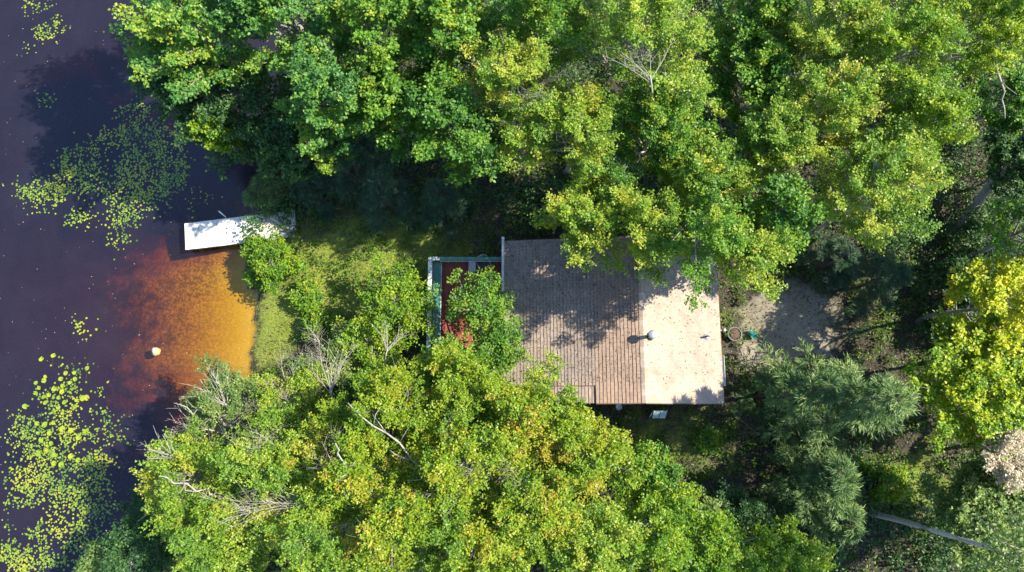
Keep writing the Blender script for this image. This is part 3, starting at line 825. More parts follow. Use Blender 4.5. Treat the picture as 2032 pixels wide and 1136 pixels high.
# low leafy plants: clumps of leaves
cx_, cy_ = on_land(5200)
k = blob_px(cx_, cy_, 540, 660, 45, 110, .3, .2) < .5
cx_, cy_ = cx_[k], cy_[k]
k = gravel_zone(cx_, cy_) < .15 + .6 * rng.random(len(cx_)) ** 3
cx_, cy_ = cx_[k], cy_[k]
per = 26
NN = len(cx_)
rad = rng.uniform(.12, .45, NN); hh_ = rng.uniform(.1, .55, NN)
aa = rng.uniform(0, 6.283, (NN, per)); rr_ = rad[:, None] * np.sqrt(rng.random((NN, per)))
x = (cx_[:, None] + rr_ * np.cos(aa)).ravel(); y = (cy_[:, None] + rr_ * np.sin(aa)).ravel()
ok = x > shore_x(y) + .05
z = ground_z(x, y) + (hh_[:, None] * rng.uniform(.3, 1, (NN, per))).ravel()
dr = unit(np.stack([np.cos(aa).ravel(), np.sin(aa).ravel(), rng.normal(0, .3, NN * per)], -1) + rng.normal(0, .4, (NN * per, 3)))
tt = np.repeat(np.clip(.35 * rng.random((NN, 1)) + .4 * rng.random((NN, per)), 0, 1).ravel()[ok], 2)
V, F = leaf_quads(np.stack([x, y, z], -1)[ok], dr[ok], unit(UP * .8 + rng.normal(0, .4, (NN * per, 3)))[ok], rng.uniform(.08, .2, NN * per)[ok], rng.uniform(.05, .1, NN * per)[ok])
tag(mesh_np('ground_cover', V, F, LM['fern'], attr={'tint': ('FACE', tt)}), 'low leafy plants and ferns under the trees', 'undergrowth', kind='stuff')

# leafy saplings filling the wood below the crowns
cx_, cy_ = on_land(2400)
clear = np.maximum.reduce([blob_px(cx_, cy_, 760, 520, 270, 120, .8, .3), blob_px(cx_, cy_, 1560, 650, 230, 150, .8, .3), blob_px(cx_, cy_, 540, 640, 80, 140, .5, .3), blob_px(cx_, cy_, 1420, 900, 180, 130, .8, .3), blob_px(cx_, cy_, 1790, 800, 110, 170, .8, .3)])
k = (clear < .4) & ((cy_ > 10.2) | (cy_ < .2) | (cx_ > 14) | (cx_ < -5))
cx_, cy_ = cx_[k], cy_[k]; NN = len(cx_); per = 60
hh_ = rng.uniform(.6, 2.4, NN); rad = hh_ * rng.uniform(.25, .5, NN)
aa = rng.uniform(0, 6.283, (NN, per)); rr_ = rad[:, None] * np.sqrt(rng.random((NN, per)))
x = (cx_[:, None] + rr_ * np.cos(aa)).ravel(); y = (cy_[:, None] + rr_ * np.sin(aa)).ravel()
ok = (x > shore_x(y) + .05) & ~((x > -.5) & (x < 9.4) & (y > 1) & (y < 8.6)) & ~((x > -4) & (x < 0) & (y > 3.4) & (y < 8))
z = ground_z(x, y) + (hh_[:, None] * (1 - .5 * (rr_ / rad[:, None]) ** 2) * rng.uniform(.45, 1, (NN, per))).ravel()
dr = unit(np.stack([np.cos(aa).ravel(), np.sin(aa).ravel(), rng.normal(0, .3, NN * per)], -1) + rng.normal(0, .4, (NN * per, 3)))
tt = np.repeat(np.clip(.4 * rng.random((NN, 1)) + .5 * rng.random((NN, per)), 0, 1).ravel()[ok], 2)
V, F = leaf_quads(np.stack([x, y, z], -1)[ok], dr[ok], unit(UP * .8 + rng.normal(0, .4, (NN * per, 3)))[ok], rng.uniform(.10, .2, NN * per)[ok], rng.uniform(.07, .13, NN * per)[ok])
tag(mesh_np('sapling_thicket', V, F, LM['dark'], attr={'tint': ('FACE', tt)}), 'dense young growth under the tall trees of the wood', 'undergrowth', kind='stuff')

# ------------------------------------------------------------------ cabin
YS, YN = 1.05, 8.46
XR, ZR = 5.71, 4.40            # ridge
XE, ZE = 9.33, 3.44            # east eave
XB, ZB = 3.66, 3.93            # break of the west slope
XW, ZW = -.36, 3.30            # west eave of the addition
cabin = empty('cabin', (4.5, 4.7, 1.15), 'small brown wooden cabin with a shingled gable roof', 'cabin')
# walls
def wallbox(x0, x1, y0, y1, z0, z1, name='wall'):
    mb = MB(); mb.box(((x0 + x1) / 2, (y0 + y1) / 2, (z0 + z1) / 2), (x1 - x0, y1 - y0, z1 - z0)); return mb.build(name, M_wall, cabin)
we = wallbox(9.02, 9.12, 1.45, 8.1, .9, 3.38)
wallbox(.05, .15, 2.2, 8.1, .9, 3.30)
def gable(y, x_in):
    mb = MB(); th = .1
    prof = [(.15 if x_in is None else x_in, .9), (9.02, .9), (9.02, ZE + .02), (XR, ZR - .12), (XB, ZB - .10)] + ([(.15, ZW + .02)] if x_in is None else [])
    i = 0
    for yy in (y, y + th):
        for px_, pz_ in prof: mb.v.append((px_, yy, pz_))
    m = len(prof)
    mb.f.append(list(range(m))); mb.f.append(list(reversed(range(m, 2 * m))))
    for j in range(m): mb.f.append([j, j + m, (j + 1) % m + m, (j + 1) % m])
    return mb.build('wall', M_wall, cabin)
gable(8.0, None); ws = gable(1.45, 3.6)
wallbox(.15, 3.58, 2.2, 2.3, .9, 3.30)
def window(parent_wall, c, w_, h_, axis):
    mb = MB()
    f = .07
    def bar(du, dz, su, sz, dep=.05):
        if axis == 'x': mb.box((c[0], c[1] + du, c[2] + dz), (dep, su, sz))
        else: mb.box((c[0] + du, c[1], c[2] + dz), (su, dep, sz))
    bar(-w_ / 2, 0, f, h_ + f); bar(w_ / 2, 0, f, h_ + f); bar(0, -h_ / 2, w_ - f, f); bar(0, h_ / 2, w_ - f, f); bar(0, 0, .04, h_ - f, .04)
    wd = mb.build('window', M_white, parent_wall)
    mb = MB()
    if axis == 'x': mb.box(c, (.02, w_ - f, h_ - f))
    else: mb.box(c, (w_ - f, .02, h_ - f))
    mb.build('pane', M_glass, parent_wall)
window(we, (9.135, 6.6, 2.3), 1.1, .9, 'x'); window(we, (9.135, 2.8, 2.3), 1.1, .9, 'x')
window(ws, (6.0, 1.435, 2.3), 1.2, .9, 'y')
mb = MB(); mb.box((9.14, 4.7, 2.05), (.05, .9, 1.95)); dr_ = mb.build('door', M_green, cabin)
mb = MB(); mb.lathe((9.17, 4.38, 2.0), [(.0, -.03), (.03, -.02), (.03, .02), (.0, .03)], 8); mb.build('handle', M_galv, dr_)
# roof slopes with shingle courses
def slope(x0, z0, x1, z1, y0, y1, mat, exposure=.155, thick=.032, gap=.003):
    dx, dz = x1 - x0, z1 - z0
    Ls = math.hypot(dx, dz); sgn = 1 if dx > 0 else -1
    th = math.atan2(z0 - z1, abs(dx)) * sgn
    mb = MB(); nv = Vector((-dz * sgn, 0, abs(dx))).normalized()
    nv = Vector((math.sin(abs(th)) * sgn, 0, math.cos(th)))
    pts = [Vector((x0, y0, z0)), Vector((x1, y0, z1)), Vector((x1, y1, z1)), Vector((x0, y1, z0))]
    for p in pts: mb.v.append(tuple(p - nv * .09))
    for p in pts: mb.v.append(tuple(p - nv * .005))
    for q in ((0, 3, 2, 1), (4, 5, 6, 7), (0, 1, 5, 4), (1, 2, 6, 5), (2, 3, 7, 6), (3, 0, 4, 7)): mb.f.append(list(q))
    sl = mb.build('roof_slope', M_brown, cabin)
    Ly = y1 - y0; ncrs = int(Ls / exposure + .5); e = Ls / ncrs
    meshes = []
    for vi in range(4):
        V, F, tn = [], [], []
        nt_ = int(Ly / .30); tw = Ly / nt_
        off = (0 if vi % 2 == 0 else .5) * tw
        yy = -off
        while yy < Ly - .01:
            a0 = max(0, yy) + gap; b0 = min(Ly, yy + tw) - gap
            yy += tw
            if b0 - a0 < .03: continue
            hj = random.uniform(-.006, .006) * thick / .032; ej = random.uniform(-.008, .010)
            xa, xb = -.015, e + ej
            za, zb_ = .0, thick + hj
            i = len(V)
            for X, Z in ((xa, za), (xb, zb_)):
                for Yv in (a0, b0): V.append((X * sgn, Yv, Z))
            for Yv in (a0, b0): V.append((xb * sgn, Yv, -.004))
            qd = [[i, i + 1, i + 3, i + 2], [i + 2, i + 3, i + 5, i + 4]]
            if sgn > 0: qd = [list(reversed(q)) for q in qd]
            F += qd + [[i, i + 2, i + 4, i + 4][:3], [i + 1, i + 5, i + 3]]
            tv = min(1, max(0, random.gauss(.5, .09))); tn += [tv] * 4
        me = D.meshes.new('shingle_course'); me.from_pydata(V, [], F); me.update()
        at = me.attributes.new('tint', 'FLOAT', 'FACE'); at.data.foreach_set('value', np.array(tn, np.float32))
        me.materials.append(mat); meshes.append(me)
    org = world_of(sl)
    for j in range(ncrs):
        o = D.objects.new('shingle_course', meshes[(j * 1) % 4 if j % 2 == 0 else (j + 2) % 4])
        COL.objects.link(o); o.parent = sl
        q = e * j
        p = Vector((x0, y0, z0)) + Vector((dx, 0, dz)) / Ls * q
        o.location = p - org
        o.rotation_euler = (0, th, 0)
    return sl
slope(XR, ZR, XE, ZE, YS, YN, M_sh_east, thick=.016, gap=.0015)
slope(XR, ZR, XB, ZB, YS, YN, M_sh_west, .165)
slope(XB, ZB, XW, ZW, 1.83, YN, M_sh_ext, .15)
slope(XB - .02, ZB - .07, 1.0, ZB - .07 - .42, YS + .01, 1.90, M_sh_ext, .15)
# ridge cap pieces
V, F, tn = [], [], []
yy = YS
while yy < YN - .05:
    y2 = min(yy + .30, YN)
    i = len(V)
    for Yv, h0 in ((yy, .034), (y2, .022)):
        V += [(XR - .15, Yv, ZR - .15 * .228 + h0), (XR, Yv, ZR + h0 + .012), (XR + .16, Yv, ZR - .16 * .26 + h0)]
    F += [[i, i + 1, i + 4, i + 3], [i + 1, i + 2, i + 5, i + 4]]
    V += [(XR - .15, yy, ZR - .05), (XR + .16, yy, ZR - .06)]
    F += [[i + 6, i + 7, i + 2], [i + 6, i + 2, i + 1], [i + 6, i + 1, i]]
    tn += [random.random()] * 5
    yy = y2
me = D.meshes.new('ridge_cap'); me.from_pydata([(a - 4.5, b - 4.7, c_ - 1.15) for a, b, c_ in V], [], F); me.update()
at = me.attributes.new('tint', 'FLOAT', 'FACE'); at.data.foreach_set('value', np.array(tn, np.float32)); me.materials.append(M_sh_east)
o = D.objects.new('ridge_cap', me); COL.objects.link(o); o.parent = cabin
# fascia boards
def fascia(a, b, mat=M_brown, w_=.03, h_=.16, name='fascia'):
    mb = MB(); mb.beam(a, b, w_, h_); return mb.build(name, mat, cabin)
fascia((XR, YS - .017, ZR - .09), (XE, YS - .017, ZE - .09)); fascia((XB, YS - .017, ZB - .09), (XR, YS - .017, ZR - .09))
fascia((XR, YN + .017, ZR - .09), (XE, YN + .017, ZE - .09)); fascia((XW, YN + .017, ZW - .09), (XB, YN + .017, ZB - .09)); fascia((XB, YN + .017, ZB - .09), (XR, YN + .017, ZR - .09))
fascia((XE + .017, YS, ZE - .09), (XE + .017, YN, ZE - .09))
fascia((XW, 1.812, ZW - .09), (XB, 1.812, ZB - .09))
# gutters
mb = MB(); mb.box((XW - .055, 6.95, ZW - .06), (.09, 3.4, .012)); mb.box((XW - .105, 6.95, ZW - .02), (.012, 3.4, .09)); mb.box((XW - .006, 6.95, ZW - .02), (.010, 3.4, .09))
mb.box((XW - .055, 8.6, ZW - .005), (.115, .10, .14)); mb.build('gutter', M_white, cabin)
mb = MB(); mb.box((XE + .07, 2.5, ZE - .05), (.07, 1.35, .012)); mb.box((XE + .105, 2.5, ZE - .01), (.012, 1.35, .085)); mb.build('gutter', M_white, cabin)
# chimney pipe and vent, wall lamp
cx, cy = P(1289, 668, 4.38)
mb = MB(); mb.tube([(cx, cy, 4.2), (cx, cy, 4.98)], .085, 16)
ch = mb.build('chimney', M_galv, cabin, smooth=False)
mb = MB(); mb.lathe((cx, cy, 4.98), [(.07, 0), (.07, .05), (.185, .06), (.19, .10), (.15, .15), (.05, .175), (.0, .18)], 20); mb.build('chimney_cap', M_galv, ch, smooth=False)
mb = MB(); mb.lathe((cx, cy, 4.36), [(.20, -.12), (.19, -.02), (.10, .10), (.088, .11)], 16); mb.build('flashing', M_darkmetal, ch)
vx, vy = P(1403, 668, 3.8)
vz = ZR + (ZE - ZR) * (vx - XR) / (XE - XR)
mb = MB(); mb.tube([(vx, vy, vz - .08), (vx, vy, vz + .34)], .045, 12); vt = mb.build('vent_pipe', M_darkmetal, cabin)
mb = MB(); mb.lathe((vx, vy, vz), [(.16, -.05), (.15, .01), (.06, .07), (.05, .08)], 14, Matrix.Rotation(.255, 3, 'Y')); mb.build('flashing', M_grey, vt)
mb = MB(); mb.lathe((9.60, 4.35, 3.15), [(.03, -.12), (.07, -.08), (.075, .05), (.05, .12), (.01, .14)], 12); mb.box((9.36, 4.35, 3.15), (.45, .04, .04)); mb.build('wall_lamp', M_white, cabin)

# debris on the roof
N = 5200
x = rng.uniform(XW, XE, N); y = rng.uniform(1.9, YN, N)
dens_ = np.where(x < XB, .8, np.where(x < XR, .55, .12)) + .5 * np.exp(-((y - 7.5) / 1.4) ** 2) + .8 * np.exp(-((x - XB) / .15) ** 2)
k = rng.random(N) < dens_; x, y = x[k], y[k]; N = len(x)
z = np.where(x > XR, ZR + (ZE - ZR) * (x - XR) / (XE - XR), np.where(x > XB, ZR + (ZB - ZR) * (x - XR) / (XB - XR), ZB + (ZW - ZB) * (x - XB) / (XW - XB)))
V, F = leaf_quads(np.stack([x, y, z + .028], -1), unit(np.stack([rng.normal(0, 1, N), rng.normal(0, 1, N), rng.normal(0, .12, N)], -1)), unit(UP + rng.normal(0, .2, (N, 3))), rng.uniform(.03, .085, N), rng.uniform(.02, .05, N), .2)
tag(mesh_np('roof_litter', V, F, LM['litter'], attr={'tint': ('FACE', np.repeat(rng.random(N) * .6, 2))}), 'small dead leaves lying on the cabin roof', 'leaf litter', kind='stuff')

# ------------------------------------------------------------------ deck
DX0, DX1, DY0, DY1, DZ = -3.86, -.02, 3.6, 7.86, 1.75
deck = empty('deck', (-1.95, 5.2, .95), 'red boarded deck with green railings on the west side of the cabin', 'deck')
pitch = .158
xb = -3.74
bm_ = MB(); bm_.box((0, 0, 0), (pitch - .014, DY1 - DY0 - .12, .035))
first = None
while xb < DX1 - .02:
    if first is None:
        bm_.v = [(a + xb, b + (DY0 + DY1) / 2, c_ + DZ) for a, b, c_ in bm_.v]
        first = bm_.build('deck_board', M_red, deck, bevel=.003); x0_ = xb
    else:
        o = first.copy(); COL.objects.link(o); o.location = first.location + Vector((xb - x0_, random.uniform(-.01, .01), random.uniform(-.003, .003)))
    xb += pitch
for yy in (3.8, 5.1, 6.4, 7.6):
    mb = MB(); mb.box((-1.95, yy, DZ - .12), (3.7, .05, .18)); mb.build('joist', M_dockside, deck)
for xx, yy in ((-3.78, 7.78), (-3.78, 5.6), (-3.78, 3.7), (-2.0, 7.78), (-.5, 7.78), (-2.0, 3.7)):
    zt = 2.58 if yy != 3.7 or xx < -3 else 1.7
    mb = MB(); mb.box((xx, yy, (zt + .6) / 2), (.09, .09, zt - .6)); mb.build('post', M_green, deck)
# north rail: broad green cap, white lower rail
mb = MB(); mb.box((-1.90, 7.80, 2.60), (2.95, .16, .036)); mb.build('rail_cap', M_green, deck, bevel=.004)
mb = MB(); mb.box((-1.90, 7.705, 2.47), (3.0, .02, .05)); mb.build('lower_rail', M_white, deck)
for k in range(16):
    mb = MB(); mb.box((-3.40 + k * .19, 7.80, 2.17), (.035, .035, .78)); mb.build('baluster', M_green, deck)
# west rail: peeling white cap and crossing lattice, green bench inside
mb = MB(); mb.box((-3.83, 5.70, 2.60), (.19, 4.35, .036)); mb.build('rail_cap', M_peel, deck, bevel=.004)
mb = MB(); mb.box((-3.56, 7.80, 2.603), (.33, .17, .036)); mb.build('rail_cap', M_peel, deck, bevel=.004)
mb = MB()
for k in range(27):
    y0 = 3.6 + k * .155
    for s_, xo in ((1, -3.795), (-1, -3.81)):
        a_ = (xo, y0, 1.85 if s_ > 0 else 2.45); b_ = (xo, min(y0 + .6, 7.75), 2.45 if s_ > 0 else 1.85)
        mb.beam(a_, b_, .012, .035)
mb.build('lattice', M_white, deck)
for k in range(3):
    mb = MB(); mb.box((-3.66 + k * .125, 5.70, 2.20 - .0), (.115, 4.0, .03)); mb.build('bench_slat', M_green, deck, bevel=.003)
mb = MB(); mb.box((-3.337, 5.70, 2.175), (.02, 4.0, .08)); mb.build('bench_front', M_peel, deck)
for yy in (7.3, 6.1, 4.9, 3.9):
    mb = MB(); mb.box((-3.5, yy, 1.96), (.3, .05, .38)); mb.build('bench_support', M_green, deck)

# things on the deck
def table(px, py):
    z = 2.35; x, y = P(px, py, z)
    r = empty('side_table', (x, y, DZ + .02), 'small grey square table on the deck by the north rail', 'table')
    mb = MB(); mb.box((x, y, z), (.34, .50, .03)); mb.build('tabletop', M_grey, r, bevel=.006)
    mb = MB(); mb.box((x, y, z - .3), (.30, .46, .02)); mb.build('shelf', M_grey, r)
    for sx in (-1, 1):
        for sy in (-1, 1):
            mb = MB(); mb.box((x + sx * .14, y + sy * .21, (z - .017 + DZ + .02) / 2), (.03, .03, z - .037 - DZ)); mb.build('leg', M_darkmetal, r)
table(937, 529)
def chair(px, py, rot, mat, fmat, label):
    x, y = P(px, py, 2.2)
    r = empty('deck_chair', (x, y, DZ + .02), label, 'chair', 'chairs on the deck')
    R = Matrix.Rotation(rot, 3, 'Z')
    def w_(p): q = R @ Vector(p); return (x + q.x, y + q.y, DZ + .02 + q.z)
    mb = MB()
    for k in range(5): mb.beam(w_((-.23, -.20 + k * .10, .42)), w_((.23, -.20 + k * .10, .42)), .085, .02)
    mb.build('seat', mat, r)
    mb = MB(); arc = [w_((-.27, .18, .62)), w_((-.26, .30, .80)), w_((-.16, .38, .90)), w_((0, .40, .93)), w_((.16, .38, .90)), w_((.26, .30, .80)), w_((.27, .18, .62))]
    mb.tube(arc, .02, 8)
    for k in range(5): mb.tube([w_((-.18 + k * .09, .25, .43)), w_((-.18 + k * .09, .37, .90))], .012, 6)
    mb.build('backrest', fmat, r, smooth=True)
    for sx in (-1, 1):
        mb = MB(); mb.tube([w_((sx * .27, .22, .64)), w_((sx * .29, -.05, .66)), w_((sx * .27, -.24, .62))], .02, 8); mb.build('arm', fmat, r, smooth=True)
        for sy in (-1, 1):
            mb = MB(); mb.tube([w_((sx * .25, sy * .23, .62 if sy < 0 else .42)), w_((sx * .27, sy * .27, 0))], .017, 8); mb.build('leg', fmat, r)
chair(961, 527, .4, M_darkmetal, M_grey, 'dark chair with a round tubular grey back beside the small grey table')
chair(985, 592, -1.6, M_teald, M_teald, 'dark teal chair against the cabin wall under the leaves')
px_, py_ = P(977, 521, 1.95)
r = empty('flower_pot', (px_, py_, DZ + .02), 'small round grey pot on the deck beside the round-backed chair', 'pot')
mb = MB(); mb.lathe((px_, py_, DZ + .02), [(.09, 0), (.13, .24), (.145, .24), (.145, .27), (.12, .27), (.115, .22), (0, .22)], 16); mb.build('pot', M_pot, r)
mb = MB(); mb.lathe((px_, py_, DZ + .245), [(.112, 0), (.06, .02), (0, .03)], 12); mb.build('soil', M_soil, r)

# ------------------------------------------------------------------ dock
da = Vector(P(366, 444, .52)); dd = Vector(P(369, 494, .52)); db = Vector(P(585, 418, .52))
ax = (db - da).normalized(); ay = Vector((ax.y, -ax.x)); wd_ = 1.38; ln_ = (db - da).length
dock = empty('dock', ((da.x + db.x) / 2, (da.y + db.y) / 2, .2), 'white painted dock running out from the bank into the water', 'dock')
ang = math.atan2(ax.y, ax.x); RZ = Matrix.Rotation(ang, 3, 'Z')
nb_ = 24; pw = ln_ / nb_
for k in range(nb_):
    c_ = da + ax * (pw * (k + .5)) + ay * (wd_ / 2)
    mb = MB(); mb.box((c_.x, c_.y, .52 + random.uniform(-.002, .002)), (pw - .009, wd_ + random.uniform(-.015, .015), .035), RZ)
    mb.build('plank', M_dock, dock)
for off_, nm in ((.05, 'side_beam'), (wd_ - .05, 'side_beam')):
    a_ = da + ay * off_ + ax * .03; b_ = db + ay * off_
    mb = MB(); mb.beam((a_.x, a_.y, .40), (b_.x, b_.y, .40), .05, .20); mb.build(nm, M_dockside, dock)
a_ = da + ax * .055 + ay * .08; b_ = da + ax * .055 + ay * (wd_ - .08)
mb = MB(); mb.beam((a_.x, a_.y, .40), (b_.x, b_.y, .40), .05, .20); mb.build('end_beam', M_dockside, dock)
for k in (.5, 2.3, 4.0):
    for off_ in (.12, wd_ - .12):
        c_ = da + ax * k + ay * off_; zb_ = float(ground_z(c_.x, c_.y)) - .3
        mb = MB(); mb.tube([(c_.x, c_.y, zb_), (c_.x, c_.y, .495)], .05, 10); mb.build('post', M_dockside, dock)
# litter at the shore end
N = 900
u_ = rng.beta(3.2, 1.4, N) * ln_; v_ = rng.uniform(.02, wd_ - .02, N); k = (u_ > 2.2) & (rng.random(N) < .2 + .8 * (u_ / ln_) ** 2); u_, v_ = u_[k], v_[k]; N = len(u_)
x = da.x + ax.x * u_ + ay.x * v_; y = da.y + ax.y * u_ + ay.y * v_
V, F = leaf_quads(np.stack([x, y, np.full(N, .547)], -1), unit(np.stack([rng.normal(0, 1, N), rng.normal(0, 1, N), rng.normal(0, .1, N)], -1)), unit(UP + rng.normal(0, .2, (N, 3))), rng.uniform(.03, .09, N), rng.uniform(.02, .06, N), .2)
tag(mesh_np('dock_litter', V, F, LM['litter'], attr={'tint': ('FACE', np.repeat(rng.random(N), 2))}), 'dead leaves lying on the shore end of the white dock', 'leaf litter', kind='stuff')
# pale pole leaning in the water against the dock
a_ = P(432, 418, .25); b_ = P(449, 432, .5)
mb = MB(); mb.tube([(a_[0], a_[1], .10), ((a_[0] + b_[0]) / 2, (a_[1] + b_[1]) / 2, .30), (b_[0], b_[1], .56)], [.035, .032, .02], 8)
tag(mb.build('pole', M_white), 'short pale pole leaning on the north edge of the dock', 'pole')

# ------------------------------------------------------------------ yard things
x, y = P(1456, 664, 1.35); gz = float(ground_z(x, y))
r = empty('planter_tub', (x, y, gz), 'wide dark grey-blue tub filled with brown soil by the east wall', 'planter')
mb = MB(); mb.lathe((x, y, gz - .03), [(.24, 0), (.31, .36), (.335, .37), (.335, .40), (.30, .40), (.285, .33), (0, .33)], 24); mb.build('tub', M_pot, r)
mb = MB(); mb.lathe((x, y, gz + .31), [(.287, 0), (.2, .03), (.08, .055), (0, .06)], 18); mb.build('soil', M_soil, r, smooth=True)
x, y = P(1493, 668, 1.35); gz = float(ground_z(x, y))
r = empty('bucket', (x, y, gz), 'teal bucket tipped over on the ground beside the driveway', 'bucket')
RB = Matrix.Rotation(math.radians(35), 3, 'Z') @ Matrix.Rotation(math.radians(62), 3, 'X')
mb = MB(); mb.lathe((x, y + .1, gz + .17), [(0, -.18), (.12, -.18), (.155, .14), (.17, .14), (.17, .16), (.145, .16), (.115, -.16), (0, -.16)], 18, RB); mb.build('pail', M_teal, r, smooth=False)
mb = MB(); arc = [Vector((.165 * math.cos(t), .165 * math.sin(t) * -1.1, .15)) for t in [math.pi * k / 8 for k in range(9)]]
mb.tube([tuple(Vector((x, y + .1, gz + .17)) + RB @ p) for p in arc], .006, 5); mb.build('handle', M_galv, r)
x, y = P(1228, 808, 2.0); gz = float(ground_z(x, y))
r = empty('bird_bath', (x, y, gz), 'pale blue round bowl on a post beside the south eave', 'bird bath')
mb = MB(); mb.lathe((x, y, 1.95), [(.03, 0), (.10, .02), (.145, .07), (.15, .09), (.13, .085), (.07, .04), (0, .03)], 18); mb.build('bowl', M_paleblue, r)
mb = MB(); mb.tube([(x, y, gz - .1), (x, y, 1.96)], .03, 8); mb.build('post', M_grey, r)
x0, yy0 = P(1297, 817, 2.3); x1, yy1 = P(1325, 817, 2.3); gz = float(ground_z(x0, .6))
r = empty('shutter_panel', ((x0 + x1) / 2, yy0, gz), 'pale blue two-panel board propped outside the south wall', 'panel')
yb = yy0 - .30; zb_ = gz + .75
for k in range(2):
    xa = x0 + (x1 - x0) * (k * .5 + .02); xc = x0 + (x1 - x0) * (k * .5 + .46)
    mb = MB()
    mb.v += [(xa, yy0, 2.3), (xc, yy0, 2.3), (xc, yb, zb_), (xa, yb, zb_), (xa, yy0 + .03, 2.3), (xc, yy0 + .03, 2.3), (xc, yb + .03, zb_), (xa, yb + .03, zb_)]
    mb.f += [[0, 1, 2, 3], [7, 6, 5, 4], [0, 4, 5, 1], [3, 2, 6, 7], [0, 3, 7, 4], [1, 5, 6, 2]]
    mb.build('panel', M_paleblue, r)
mb = MB(); xm = (x0 + x1) / 2
for xx in (x0 + .02, x1 - .02, xm): mb.beam((xx, yy0 + .05, 2.28), (xx, yb + .05, gz), .04, .03)
mb.build('frame', M_white, r)
# wire from the eave corner to a ground stake
x, y = P(1545, 895, 1.2); gz = float(ground_z(x, y))
pts = []
for k in range(13):
    t = k / 12; pts.append((9.32 + (x - 9.32) * t, 1.06 + (y - 1.06) * t, 3.36 + (gz + .3 - 3.36) * t - .35 * math.sin(math.pi * t)))
mb = MB(); mb.tube(pts, .005, 5); tag(mb.build('cable', M_cable), 'thin wire running from the south-east eave corner down into the yard', 'wire')
# rock in the shallows
x, y = P(306, 697, 0)
me_ = MB(); me_.lathe((x, y, -.30), [(.10, 0), (.22, .08), (.20, .20), (.13, .30), (.05, .35), (0, .355)], 9)
me_.v = [(a + random.uniform(-.03, .03), b + random.uniform(-.03, .03), c_ + random.uniform(-.02, .02)) for a, b, c_ in me_.v]
tag(me_.build('rock', M_rock), 'pale rock breaking the surface of the reddish shallows', 'rock')

# fallen trunks and dead limbs at the right
def log(name, a, b, za, zb_, ra, rb, bark, label, kinks=.12, forks=()):
    A = Vector((*P(*a, za), za)); B = Vector((*P(*b, zb_), zb_))
    r = empty(name, A, label, 'log', 'dead wood at the east edge')
    mb = MB(); pts = []
    for k in range(10):
        t = k / 9; pts.append(A.lerp(B, t) + Vector((random.uniform(-1, 1), random.uniform(-1, 1), random.uniform(-.5, .5))) * kinks * min(t, 1 - t) * 2)
    mb.tube(pts, [ra + (rb - ra) * k / 9 for k in range(10)], 9); mb.build('trunk', BARK[bark], r, smooth=True)
    for t, dx, dy, dz, rr in forks:
        p = pts[int(t * 9)]; q = p + Vector((dx, dy, dz)); m = (p + q) / 2 + Vector((random.uniform(-.2, .2), random.uniform(-.2, .2), .1))
        mb = MB(); mb.tube([p, m, q], [rr, rr * .7, rr * .3], 6); mb.build('branch', BARK[bark], r, smooth=True)
    return r
log('fallen_log', (1895, 462), (2060, 235), 1.6, 5.2, .22, .16, 'grey', 'thick grey-brown dead trunk leaning across the dark gap at the right edge')
log('fallen_log', (1880, 470), (2000, 398), 1.3, 1.9, .15, .10, 'grey', 'thinner dead trunk lying below the thick leaning one')
log('dead_limb', (2045, 520), (1975, 388), 2.0, 4.2, .07, .02, 'pale', 'forked grey dead limb across the fallen trunks at the right edge', .25, ((.4, -.9, .5, .2, .02), (.6, -.5, .7, .3, .02), (.75, .3, .6, .2, .015), (.5, -.7, -.4, .1, .015)))
log('dead_limb', (1975, 60), (1994, 235), 9.5, 7.5, .06, .025, 'pale', 'pale bare limb hanging down the front of the top right crown', .2, ((.6, .5, -.6, .1, .02), (.35, -.3, -.4, .2, .015)))
log('dead_limb', (905, 1000), (690, 800), 7.4, 8.8, .055, .02, 'pale', 'long white bare trunk slanting through the middle of the south-west thicket', .3, ((.5, -.8, .4, .4, .03), (.7, -.5, .7, .3, .02), (.8, .3, .7, .3, .02), (.35, -.6, -.3, .5, .02), (.6, .4, .6, .3, .015)))
log('dead_limb', (690, 990), (665, 880), 8.6, 9.3, .05, .02, 'pale', 'short crooked white limb in the rust-flecked crown', .4, ((.5, -.4, .3, .2, .02), (.7, .4, .2, .2, .02), (.3, .4, -.3, .2, .02)))
log('dead_limb', (450, 985), (315, 945), 5.8, 7.2, .05, .015, 'pale', 'curved white bare limb over the water at the lower left', .3, ((.5, -.4, .5, .3, .02), (.7, -.3, -.4, .2, .015), (.4, .2, -.5, .2, .015)))
log('dead_limb', (470, 850), (345, 800), 4.4, 5.2, .05, .012, 'pale', 'bleached spray of twigs reaching over the orange shallows', .25, ((.3, -.7, .5, .3, .02), (.45, -.8, .2, .2, .02), (.6, -.5, .5, .2, .015), (.5, -.6, -.5, .1, .015), (.75, -.4, .3, .2, .01)))

